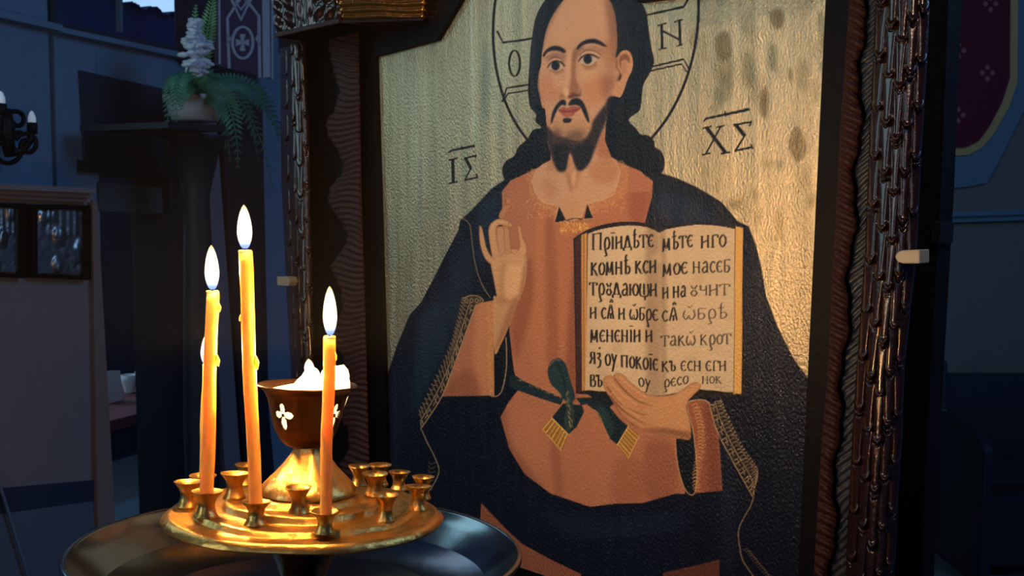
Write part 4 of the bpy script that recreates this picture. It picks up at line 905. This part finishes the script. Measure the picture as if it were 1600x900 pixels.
# flat black frame round the picture, down to the floor
Kz = lambda px, z, d: Vector((*K(px, 338, d).xy, z))
lx = lambda y: 585 + .0294 * (y - 90)
rx = lambda y: 1290 - .0475 * y
FD = .008
fb = MB()
BK = -KN * .035
kk = lambda pts, d=FD: [K(x, y, d) for x, y in pts]
fb.prism(kk([(476, -170), (575, -170), (575, 70), (lx(90), 88), (lx(500), 500), (lx(955), 955), (488, 955), (480, 500)]), BK)
fb.prism(kk([(575, -170), (830, -170), (760, -75), (722, -5), (682, 62), (lx(90), 88), (575, 70)]), BK)
fb.prism(kk([(1310, -430), (1412, -430), (1384, 0), (1350, 600), (1336, 955), (rx(955), 955), (rx(500), 500), (rx(0), 0)]), BK)
bt = K(940, 948, FD).z
fb.prism([Kz(488, bt, FD), Kz(1336, bt, FD), Kz(1336, .02, FD), Kz(488, .02, FD)], BK)
um_ = ((KI @ K(462, 338, .03)).x + (KI @ K(1402, 338, .03)).x) / 2; KW = world_of(ki)
def mir(p):
    """the same spot on the other half of the frame"""
    q = KI @ p; q.x = 2 * um_ - q.x; return KW @ q
fb.prism([mir(p) for p in kk([(575, -170), (830, -170), (760, -75), (722, -5), (682, 62), (lx(90), 88), (575, 70)])], BK)
fb.build('frame_board', black_wood, ki)

def strip_relief(name, xl, xr, ys, d0, fn, m, ncol=10, skirt=.012):
    """carved upright board between two traced edges; fn(s, y) gives the relief height"""
    rows = []
    for y in ys:
        a, b = xl(y), xr(y)
        row = [K(a, y, d0 - skirt)] + [K(a + (b - a) * s, y, d0 + fn(s, y)) for s in np.linspace(0, 1, ncol)] + [K(b, y, d0 - skirt)]
        rows.append(row)
    return MB().grid(rows).build(name, m, ki)
def ip(t): 
    xs, vs = [a for a, _ in t], [b for _, b in t]
    return lambda y: float(np.interp(y, xs, vs))
scal = ip([(-170, 512), (-60, 530), (0, 514), (60, 512), (90, 516), (127, 526), (146, 531), (170, 522), (197, 510), (215, 514), (235, 528), (256, 538), (275, 532), (300, 512), (318, 514), (345, 530), (369, 546), (390, 534), (413, 516), (430, 522), (450, 532), (480, 536), (510, 524), (530, 520), (560, 536), (590, 545), (615, 530), (640, 528), (670, 542), (700, 546), (725, 532), (760, 536), (800, 548), (840, 535), (900, 546), (960, 540)])
jag = random.Random(2); jv = {}
def scallop(y):
    k = int(y // 9); jv.setdefault(k, jag.uniform(-2.2, 2.2)); return scal(y) + jv[k]
ridge = lambda s, y: .004 * abs(math.sin((y + 5 * math.sin(s * 3 + y * .02)) / 9.2 * math.pi)) + .003 * math.sin(math.pi * s)
strip_relief('carved_border', scallop, ip([(-170, 556), (60, 561), (293, 565), (600, 574), (960, 584)]), np.arange(-160, 950, 2.3), .02, ridge, red_wood)
wav = lambda y, ph: 4.5 * math.sin(y / 25 + ph) + 2 * math.sin(y / 9.0 + ph * 2)
mid = ip([(-420, 1368), (17, 1348), (200, 1341), (387, 1330), (580, 1317), (690, 1307), (830, 1302), (960, 1296)])
strip_relief('carved_border', ip([(-420, 1344), (17, 1326), (200, 1313), (387, 1303), (580, 1293), (690, 1284), (830, 1275), (960, 1268)]), lambda y: mid(y) + wav(y, 0), np.arange(-420, 950, 2.6), .02,
             lambda s, y: .006 * abs(math.sin((y - 14 * s) / 17 * math.pi)) + .004 * math.sin(math.pi * s), red_wood)
strip_relief('cool_tinted_border', lambda y: mid(y) + 5 + wav(y, .2), ip([(-420, 1398), (0, 1376), (200, 1364), (387, 1356), (580, 1344), (690, 1336), (900, 1326), (960, 1322)]), np.arange(-420, 950, 2.6), .016,
             lambda s, y: .004 * abs(math.sin((y + 20 * s) / 15 * math.pi)), cool_tinted_wood)

def carved_column(xl, xr, y0, y1, d0, bulge, ncols, tl, offs, m):
    """upright column covered with overlapping tongues, one mesh"""
    rows = []; NS = ncols * 14; step = 1.5
    for y in np.arange(y0, y1, step):
        a, b = xl(y), xr(y); row = [K(a, y, d0 - .02)]
        for i in range(NS + 1):
            s = i / NS; j = min(int(s * ncols), ncols - 1); t = (s * ncols - j) * 2 - 1
            rnd_ = math.sqrt(max(0, 1 - t * t))
            ph = ((y - offs[j] - 5 * math.sin(j * 2.1 + int((y - offs[j]) // tl) * 1.7) + t * t * 11) / tl) % 1.0
            h = (.15 + .7 * ph + .25 * max(0, 1 - abs(ph - .93) / .07)) * (.15 + .85 * rnd_)
            if ph < .035: h *= .15
            row.append(K(a + (b - a) * s, y, d0 + bulge * math.sin(math.pi * (.08 + .84 * s)) + .0095 * h * (b - a) / 85))
        row.append(K(b, y, d0 - .02)); rows.append(row)
    return MB().grid(rows, smooth=True).build('carved_column', m, ki)
col_r = carved_column(ip([(-420, 1392), (0, 1369), (200, 1359), (387, 1352), (580, 1338), (690, 1331), (900, 1321), (960, 1318)]), ip([(-420, 1478), (0, 1453), (60, 1451), (240, 1440), (387, 1433), (580, 1413), (690, 1410), (740, 1406), (860, 1400), (960, 1394)]),
              -420, 952, .03, .016, 5, 79, [14, 42, 66, 40, 18], pillar_wood)
col_l = carved_column(ip([(-170, 430), (60, 437), (290, 440), (500, 450), (580, 455), (960, 468)]), ip([(-170, 468), (60, 478), (210, 484), (500, 490), (580, 492), (960, 502)]), -160, 952, .03, .016, 4, 54, [10, 32, 44, 22], pillar_wood)
for nm, pr_ in (('column_plinth', ((1318, 1394), .062)), ('column_plinth', ((468, 502), .062))):
    (a, b), d = pr_; z = K((a + b) / 2, 946, .04).z
    MB().prism([Kz(a - 3, z, d), Kz(b + 3, z, d), Kz(b + 3, .0, d), Kz(a - 3, .0, d)], -KN * .07).build(nm, pillar_wood, ki)
# side board of the case and cream clips on the columns
MB().prism([K(1440, -420, -.03), K(1506, -420, -.03), K(1482, 0, -.03), K(1470, 300, -.03), K(1450, 650, -.03), Kz(1430, .0, -.03), Kz(1390, .0, -.03), K(1405, 650, -.03)], -KN * .03).build('side_board', black_wood, ki)
MB().prism([K(1456, 346, -.02), K(1470, 348, -.02), K(1468, 380, -.02), K(1454, 378, -.02)], -KN * .03).build('latch', iron_m, ki)
c1 = [(1437, 390), (1410, 391), (1402, 394), (1398, 401), (1402, 409), (1410, 412), (1437, 412)]
bevel(MB().prism(kk(c1, .062), -KN * .02).build('clip', cream_m, col_r, label='cream plastic clip'), .001)
bevel(MB().prism(kk([(432, 432), (450, 433), (453, 440), (450, 447), (433, 446)], .062), -KN * .02).build('clip', cream_m, col_l, label='cream plastic clip'), .001)

# carved cornice block over the left column
CD = .085
zc = K(535, 36, CD).z
cL, cR = K(434, 50, CD), K(535, 36, CD)
def solve_d(px, py):
    lo, hi = -.2, .2
    for _ in range(40):
        m_ = (lo + hi) / 2
        if K(px, py, m_).z > zc: lo, hi = lo, m_
        else: lo, hi = m_, hi
    return (lo + hi) / 2
def z_at(px, py, p):
    return on_plane(px, py, p, Vector((p.x - CAM.x, p.y - CAM.y, 0)).normalized()).z
zt_ = zc + .22
A1 = Vector((*cL.xy, zc)); B1 = Vector((*cR.xy, zc))
# return face: the ray through its far lower corner, at the same height
rr_ = ray(662, 38); tt = (zc - CAM.z) / rr_.z
C1 = CAM + rr_ * tt
if (C1 - KP).dot(KN) < .012 or (C1 - KP).dot(KN) > .085: C1 = Vector((*K(662, 38, .02).xy, zc))
def face_relief(a, b, z0, z1, fn, n, nu=50, nv=60, lean=0.0, dz=None):
    rows = []
    for i in range(nv + 1):
        v = i / nv; row = []
        for j in range(nu + 1):
            u = j / nu; p = a.lerp(b, u); z = z0 + (z1 - z0) * v
            row.append(Vector((p.x, p.y, z)) + n * (fn(u, v) + lean * v) + (b - a) * ((dz or 0) * v * u))
        rows.append([row[0] - n * .06] + row + [row[-1] - n * .06])
    rows.append([p - n * .06 for p in rows[-1]])
    return rows
nB = Vector((-(C1 - B1).y, (C1 - B1).x, 0)).normalized()
if nB.dot(Vector((0, -1, 0))) < 0: nB = -nB
leafy = lambda u, v: .006 * abs(math.sin((v * 9 - abs(u - .45) * 5) * math.pi)) * (1 if abs(u - .45) > .18 else .25) + .003 * math.sin(u * 40)
grv = lambda u, v: .0036 * abs(math.sin((v * 27 + .5 * u + .12 * math.sin(u * 9 + v * 20)) * math.pi))
for flip in (False, True):
    g = mir if flip else (lambda p: p)
    co_ = MB()
    co_.grid([[g(p) for p in row] for row in face_relief(A1, B1, zc + .006, zt_, leafy, KN, lean=.02)])
    co_.prism([g(p) for p in (A1 + KN * .006, B1 + KN * .006, B1 + KN * .006 + Vector((0, 0, .006)), A1 + KN * .006 + Vector((0, 0, .006)))], -KN * .06, 2)
    co_.grid([[g(p) for p in row] for row in face_relief(B1, C1, zc + .004, zt_, grv, nB, lean=.09, dz=.45, nu=40, nv=220)], 1)
    co_.prism([g(p) for p in (A1, B1, C1, Vector((*K(662, 38, .0).xy, zc)), Vector((*K(434, 50, .0).xy, zc)))], (0, 0, .01))
    cn = co_.build('carved_cornice', [pillar_wood, flame_lit_wood, red_wood], ki)
    MB().tube([g(B1.lerp(A1, .5)) + KN * .02 + Vector((0, 0, z)) for z in (.05, .07, .1)], [.006, .022, .012], 10).build('red_rosette', MATS.get('red_lacquer') or mat('red_lacquer', (120, 26, 26), .35, coat=.4, var=.15), cn)
# ---------------------------------------------------------------- brass candle stand with its steel dish
T0 = at_y(470, 858, .75)
SR = Euler((math.radians(-3), math.radians(2.2), 0)); SM = SR.to_matrix().to_4x4()
h0 = T0.z
sroot = T0 - SM.to_3x3() @ Vector((0, 0, h0)); 
cs = thing('candle_stand', 'brass church candle stand with cups and lamp bowl over a steel dish', 'candle stand', sroot, tuple(SR))
SW = Matrix.Translation(sroot) @ SM; SI = SW.inverted()
mpp = (T0 - CAM).dot(FWD) / FPX
def on_axis(px, py, y=0.0):
    """where that sight line meets the upright plane through the stand's axis, in the stand's own axes"""
    o = SI @ CAM; d = SI.to_3x3() @ ray(px, py); return o + d * ((y - o.y) / d.y)
zl = lambda py: on_axis(477, py).z
rl = lambda px: px * mpp
def on_level(px, py, z):
    """where the sight line through that spot meets the stand's level z, in the stand's own axes"""
    o = SI @ CAM; d = SI.to_3x3() @ ray(px, py); return o + d * ((z - o.z) / d.z)
TX, TY = 0, 0
R = rl(343)
tray = [(0, -.036), (R * .25, -.036), (R * .55, -.0355), (R * .70, -.0345), (R * .76, -.032), (R * .84, -.022), (R * .93, -.008), (R * .972, -.001), (R * .98, .0016), (R * .99, .0034), (R * 1.0, .0034), (R * 1.008, .0016), (R * 1.008, -.001), (R * .992, -.003), (R * .93, -.012), (R * .79, -.027), (R * .56, -.039), (R * .25, -.042), (0, -.042)]
MB().lathe([(r, z + h0) for r, z in tray], SW, 96).build('dish', tray_m, cs)
def shiftM(px, py, z):
    p = on_level(px, py, z); return p
zd = zl(803)
dcen = on_axis(477, 803); DM = SW @ Matrix.Translation((dcen.x, dcen.y, 0))
Rd = rl(215)
wobd = lambda r, z, t: (r * (1 + .006 * math.sin(9 * t)) * math.cos(t), r * (1 + .006 * math.sin(9 * t)) * math.sin(t), z + .0004 * math.sin(5 * t + r * 90) * min(1, r / .05))
disc = [(rl(60), .0158), (rl(78), .0160), (rl(86), .0150), (rl(87), .0120), (rl(92), .0112), (rl(108), .0112), (rl(112), .0120), (rl(120), .0120), (rl(123), .0110), (rl(124), .0074), (rl(128), .0064), (rl(156), .0060), (rl(160), .0066), (rl(166), .0058), (rl(168), .0032), (rl(173), .0024), (rl(196), .0020), (rl(199), .0030), (rl(205), .0030), (rl(207), .0016), (Rd, -.0012), (Rd * .996, -.0024), (rl(205), -.0002), (rl(170), .0004), (rl(60), .004)]
MB().lathe([(r, z + zd) for r, z in disc], DM, 128, wob=lambda r, z, t: wobd(r, z, t)).build('cup_disc', brass_m, cs)
ped = [(rl(62), zd + .004), (rl(60), zd - .016), (rl(56), zd - .022), (rl(44), zd - .034), (rl(35), zd - .046), (rl(31), zd - .06), (rl(36), h0 - .034), (rl(60), h0 - .0365), (0, h0 - .037)]
MB().lathe(ped, DM, 48).build('pedestal', bowl_m, cs)
# bell under the lamp: softly fluted
zb, zn = zl(768), zl(690)
bell = [(75, 0), (75, .03), (73, .09), (69, .17), (62, .26), (53, .38), (44, .5), (36, .63), (29, .76), (24.5, .87), (23, .94), (24, .97), (22, 1.0), (17, 1.02)]
def wobb(r, z, t):
    k = (z - zb) / (zn - zb); q = 1 + .018 * math.cos(10 * t) * min(1, max(0, k * 1.6)) + .004 * math.sin(3 * t + 40 * z)
    return (r * q * math.cos(t), r * q * math.sin(t), z)
bcen = on_axis(482, 768); BM = SW @ Matrix.Translation((bcen.x, bcen.y, 0))
MB().lathe([(rl(r), zb + (zn - zb) * k) for r, k in bell], BM, 96, wob=wobb).build('bell_foot', brass_m, cs)
# lamp bowl with pierced four-petal crosses
zr = zl(600)
rcen = on_axis(481, 600); RM = SW @ Matrix.Translation((rcen.x, rcen.y, 0)); LC = SW @ Vector((rcen.x, rcen.y, zr))
hb = zr - zn + .003
bprof = [(20, 0.0), (24, .015), (31, .05), (39, .14), (46, .28), (51, .45), (55, .64), (59, .80), (64, .90), (71, .965), (76, 1.0)]
zz = np.array([k for _, k in bprof]); rr2 = np.array([r for r, _ in bprof])
NT, NZ = 220, 90
tocam = SI.to_3x3() @ (CAM - LC); a_cam = math.atan2(tocam.y, tocam.x)
crosses = [a_cam - math.radians(d_) for d_ in (-1, )]
crosses = [a_cam + math.radians(x) for x in (-40, 50, 140, -130)]
def pierced(ang, z):
    k = (z - (zr - hb)) / hb
    for c in crosses:
        da = (ang - c + math.pi) % (2 * math.pi) - math.pi
        r = np.interp(k, zz, rr2); x = da * r; y = (k - .56) * 92
        for px_, py_, ax, ay in ((0, 9.5, 5.2, 8), (0, -12, 5.6, 10), (-9.5, 0, 8, 5.4), (9.5, 0, 8, 5.4)):
            if ((x - px_) / ax) ** 2 + ((y - py_) / ay) ** 2 < 1: return True
    return False
bw = MB(); vs, fs = [], []
for i in range(NZ + 1):
    k = i / NZ; r = rl(float(np.interp(k, zz, rr2)))
    for j in range(NT):
        t = 2 * math.pi * j / NT; vs.append(RM @ Vector((r * math.cos(t), r * math.sin(t), zr - hb + hb * k)))
for i in range(NZ):
    for j in range(NT):
        z = zr - hb + hb * (i + .5) / NZ; t = 2 * math.pi * (j + .5) / NT
        if not pierced(t, z): fs.append((i * NT + j, i * NT + (j + 1) % NT, (i + 1) * NT + (j + 1) % NT, (i + 1) * NT + j))
bw.add(vs, fs, 0, True); bo = bw.build('lamp_bowl', bowl_m, cs)
so = bo.modifiers.new('thickness', 'SOLIDIFY'); so.thickness = .0012; so.offset = -1
# candle cups
cup = [(0, 0), (9.6, 0), (10, .03), (9.2, .1), (7.4, .24), (6.6, .4), (6.7, .55), (8, .72), (10.6, .88), (12.4, .97), (12.6, 1.0), (12.0, 1.0), (9.6, .92), (6.6, .80), (6.2, .45), (0, .44)]
cups = [('front_far_left', 293, 758, 797, 45), ('c1', 322, 773, 812, 49), ('l2', 316, 748, 782, 42), ('l3', 366, 745, 783, 45), ('l4', 386, 731, 764, 40), ('c2', 399, 789, 825, 46), ('mid', 466, 756, 797, 41), ('c3', 508, 790, 823, 44),
        ('r1', 585, 746, 780, 41), ('r2', 602, 778, 819, 40), ('r3', 593, 731, 762, 36), ('r4', 623, 742, 770, 35), ('r5', 652, 765, 802, 41), ('r6', 660, 750, 784, 35), ('b', 560, 734, 764, 34)]
CUPS = {}
zcup = zd - .0006
for nm, x, yr, yb, w in cups:
    zb_ = zd + .004
    for _ in range(12):
        p = on_level(x, yb - 4, zb_); zb_ = zd + float(np.interp(math.hypot(p.x - dcen.x, p.y - dcen.y), [r for r, _ in disc[:-4]], [z for _, z in disc[:-4]])) - .0006
    M = SW @ Matrix.Translation((p.x, p.y, zb_)); s_ = w / 45 * .00047 * (.77 / (.75)) ; hgt = .0185
    M = M @ Matrix.Rotation(random.Random(nm).uniform(-.07, .07), 4, 'X')
    dist = (SW @ p - CAM).dot(FWD); rad = w / 2 * dist / FPX
    MB().lathe([(r / 12.6 * rad, z * (yb - yr) * dist / FPX / .95) for r, z in cup], M, 28).build('candle_cup', brass_m, cs)
    CUPS[nm] = (M, rad, (yb - yr) * dist / FPX / .95)
# stem and foot below the dish
MB().lathe([(.022, h0 - .041), (.03, h0 - .05), (.02, h0 - .08), (.016, h0 - .3), (.024, h0 - .34), (.016, h0 - .38), (.018, .3), (.03, .12), (.1, .05), (.16, .02), (.165, 0), (0, 0)], SW, 32).build('stem', bowl_m, cs)

# ---------------------------------------------------------------- wax, flames and candles
def flame_mat():
    m = bpy.data.materials.new('candle_flame'); m.use_nodes = True; nt = m.node_tree; N, Lk = nt.nodes, nt.links; N.clear()
    o = N.new('ShaderNodeOutputMaterial'); e = N.new('ShaderNodeEmission'); r = N.new('ShaderNodeValToRGB'); tc = N.new('ShaderNodeTexCoord'); sx = N.new('ShaderNodeSeparateXYZ')
    Lk.new(tc.outputs['Generated'], sx.inputs[0]); Lk.new(sx.outputs['Z'], r.inputs[0]); Lk.new(r.outputs[0], e.inputs[0]); Lk.new(e.outputs[0], o.inputs[0])
    el = r.color_ramp.elements; el[0].position = 0; el[0].color = (.10, .16, .5, 1); el[1].position = 1; el[1].color = (1, .62, .2, 1)
    for p, c in ((.10, (.22, .3, .75, 1)), (.2, (.9, .8, .62, 1)), (.35, (1, .9, .66, 1)), (.8, (1, .84, .5, 1))):
        q = el.new(p); q.color = c
    e.inputs[1].default_value = 2.6; return m
FM = flame_mat()
def point(name, loc, w, parent, r=.006):
    l = bpy.data.lights.new(name, 'POINT'); l.energy = w; l.color = FLAME_COL; l.shadow_soft_size = r
    o = bpy.data.objects.new(name, l); COL.objects.link(o); o.parent = parent; o.matrix_parent_inverse = Matrix(); o.location = world_of(parent).inverted() @ loc; return o
fprof = [(0, 0), (.4, .02), (.66, .08), (.86, .17), (1.02, .28), (1.08, .38), (1.02, .52), (.86, .68), (.6, .83), (.3, .94), (0, 1)]
def flame(parent, base, tip, wid, power):
    ax = tip - base; h = ax.length; q = Vector((0, 0, 1)).rotation_difference(ax.normalized()).to_matrix().to_4x4()
    M = Matrix.Translation(base) @ q
    mb = MB().lathe([(r * wid / 2, z * h) for r, z in fprof], M, 20)
    f_ = mb.build('flame', FM, parent); f_.visible_shadow = True
    point('flame_light', base + ax * .45 , power, parent); return f_
def candle(nm, top, wtop, wbot, tilt_label, flm=None, drips=()):
    M, rad, hh = CUPS[nm]; b = M @ Vector((0, 0, hh * .46)); dep = (b - CAM).dot(FWD)
    t = at_y(top[0], top[1], b.y + .004)
    o = thing('candle', tilt_label, 'candle', b, group='burning honey-coloured tapers')
    n = 26; pts = [b.lerp(t, k / n) + Vector((.0004 * math.sin(k * .35 + ord(nm[-1])), 0, 0)) for k in range(n + 1)]
    rb, rt_ = wbot / 2 * dep / FPX, wtop / 2 * dep / FPX
    mb = MB().tube(pts, [rb + (rt_ - rb) * k / n + .00006 * math.sin(k * 1.1) for k in range(n + 1)], 20)
    up = (t - b).normalized()
    mb.lathe([(rt_ * 1.0, -.0006), (rt_ * 1.03, .0002), (rt_ * .9, .001), (rt_ * .6, .0003), (0, -.0004)], Matrix.Translation(t), 20)
    for k_, side_, sz in drips:
        p = b.lerp(t, k_) + Vector((side_ * rb * .95, -.001, 0))
        mb.tube([p + Vector((0, 0, .004 * sz)), p + Vector((side_ * .0008, 0, 0)), p + Vector((side_ * .001, 0, -.004 * sz))], [.0007, .0016 * sz, .0005], 8)
    wb_ = mb.build('wax_body', wax_m, o)
    MB().tube([t + up * -.001, t + up * .004, t + up * .0075 + Vector((.0006, 0, 0))], [.0008, .0007, .0006], 6).build('wick', wick_m, wb_)
    if flm:
        (bx, by), (tx, ty), w = flm
        flame(o, at_y(bx, by, t.y), at_y(tx, ty, t.y), w * dep / FPX, FLAME_W)
    return o
candle('c1', (332, 456), 19, 21, 'lit taper second tallest, in the left front cup', ((332, 453), (330, 383), 20), ((.93, 1, .8), (.68, 1, 1.0)))
candle('c2', (383, 393), 21, 20, 'tallest lit taper, second from the left', ((383, 389), (381, 320), 21), ((.58, 1, 1.2), (.75, -1, .6)))
candle('c3', (515, 527), 19, 18, 'shortest lit front taper, standing right of the lamp bowl', ((516, 524), (515, 447), 20), ((.9, 1, .7),))
cf = candle('l2', (322, 571), 11, 13, 'thin short taper mostly hidden behind the left front taper', ((320, 568), (321, 524), 12))
cf['group'] = 'burning honey-coloured tapers'
# the lamp: molten wax mound and its flame
lamp = thing('wax_lamp', 'glowing lump of burning wax filling the brass lamp bowl', 'lamp', RM @ Vector((0, 0, zr - hb * .55)))
def lump(r, z, t):
    q = 1 + .06 * math.sin(2 * t + 1) + .05 * math.sin(5 * t)
    return (r * q * math.cos(t), r * q * math.sin(t), z + (.0022 * math.sin(3 * t + .6) if r > .004 else 0))
off = (on_level(502, 600, zr) - rcen)
WMx = RM @ Matrix.Translation(((on_axis(502, 600) - rcen).x, 0, 0))
dome = on_axis(521, 600)
mound = MB().lathe([(0, zr - .02), (rl(34), zr - .018), (rl(41), zr - .006), (rl(40), zr + .001), (rl(34), zr + .004), (rl(20), zr + .0055), (0, zr + .006)], WMx, 40, wob=lump)
mound.lathe([(rl(17), zr - .012), (rl(21), zr - .001), (rl(21.5), zr + .005), (rl(19), zr + .0095), (rl(13), zr + .0128), (rl(6), zr + .014), (0, zr + .0143)], RM @ Matrix.Translation((dome.x - rcen.x, .002, 0)), 32, wob=lump)
mound.lathe([(rl(18), zr - .004), (rl(15), zr + .004), (rl(9), zr + .009), (rl(4), zr + .0125), (0, zr + .0135)], RM @ Matrix.Translation(((on_axis(484, 600) - rcen).x, .001, 0)), 24, wob=lump)
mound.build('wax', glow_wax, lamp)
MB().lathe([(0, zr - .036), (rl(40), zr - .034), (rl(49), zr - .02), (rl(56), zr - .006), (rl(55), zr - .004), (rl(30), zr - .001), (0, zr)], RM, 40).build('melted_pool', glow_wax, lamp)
pf = at_y(484, 584, LC.y); pt = at_y(482, 561, LC.y)
ff = flame(lamp, pf, pt, 14 * (pf - CAM).dot(FWD) / FPX, LAMP_W * .6)
point('lamp_light', at_y(510, 560, LC.y), LAMP_W * .4, lamp, .01)

# thin haze volume added to imitate the glow round the flames
hz = bpy.data.materials.new('thin_haze'); hz.use_nodes = True; nt = hz.node_tree; nt.nodes.clear()
o_ = nt.nodes.new('ShaderNodeOutputMaterial'); v_ = nt.nodes.new('ShaderNodeVolumeScatter'); v_.inputs['Density'].default_value = .005; v_.inputs['Color'].default_value = (1, .96, .9, 1)
nt.links.new(v_.outputs[0], o_.inputs['Volume'])
hb_ = MB().box((-.17, .74, 1.56), (.62, .5, .42)).build('flame_glow_haze', hz, label='thin haze volume added for the glow round the candle flames', category='haze', kind='stuff')
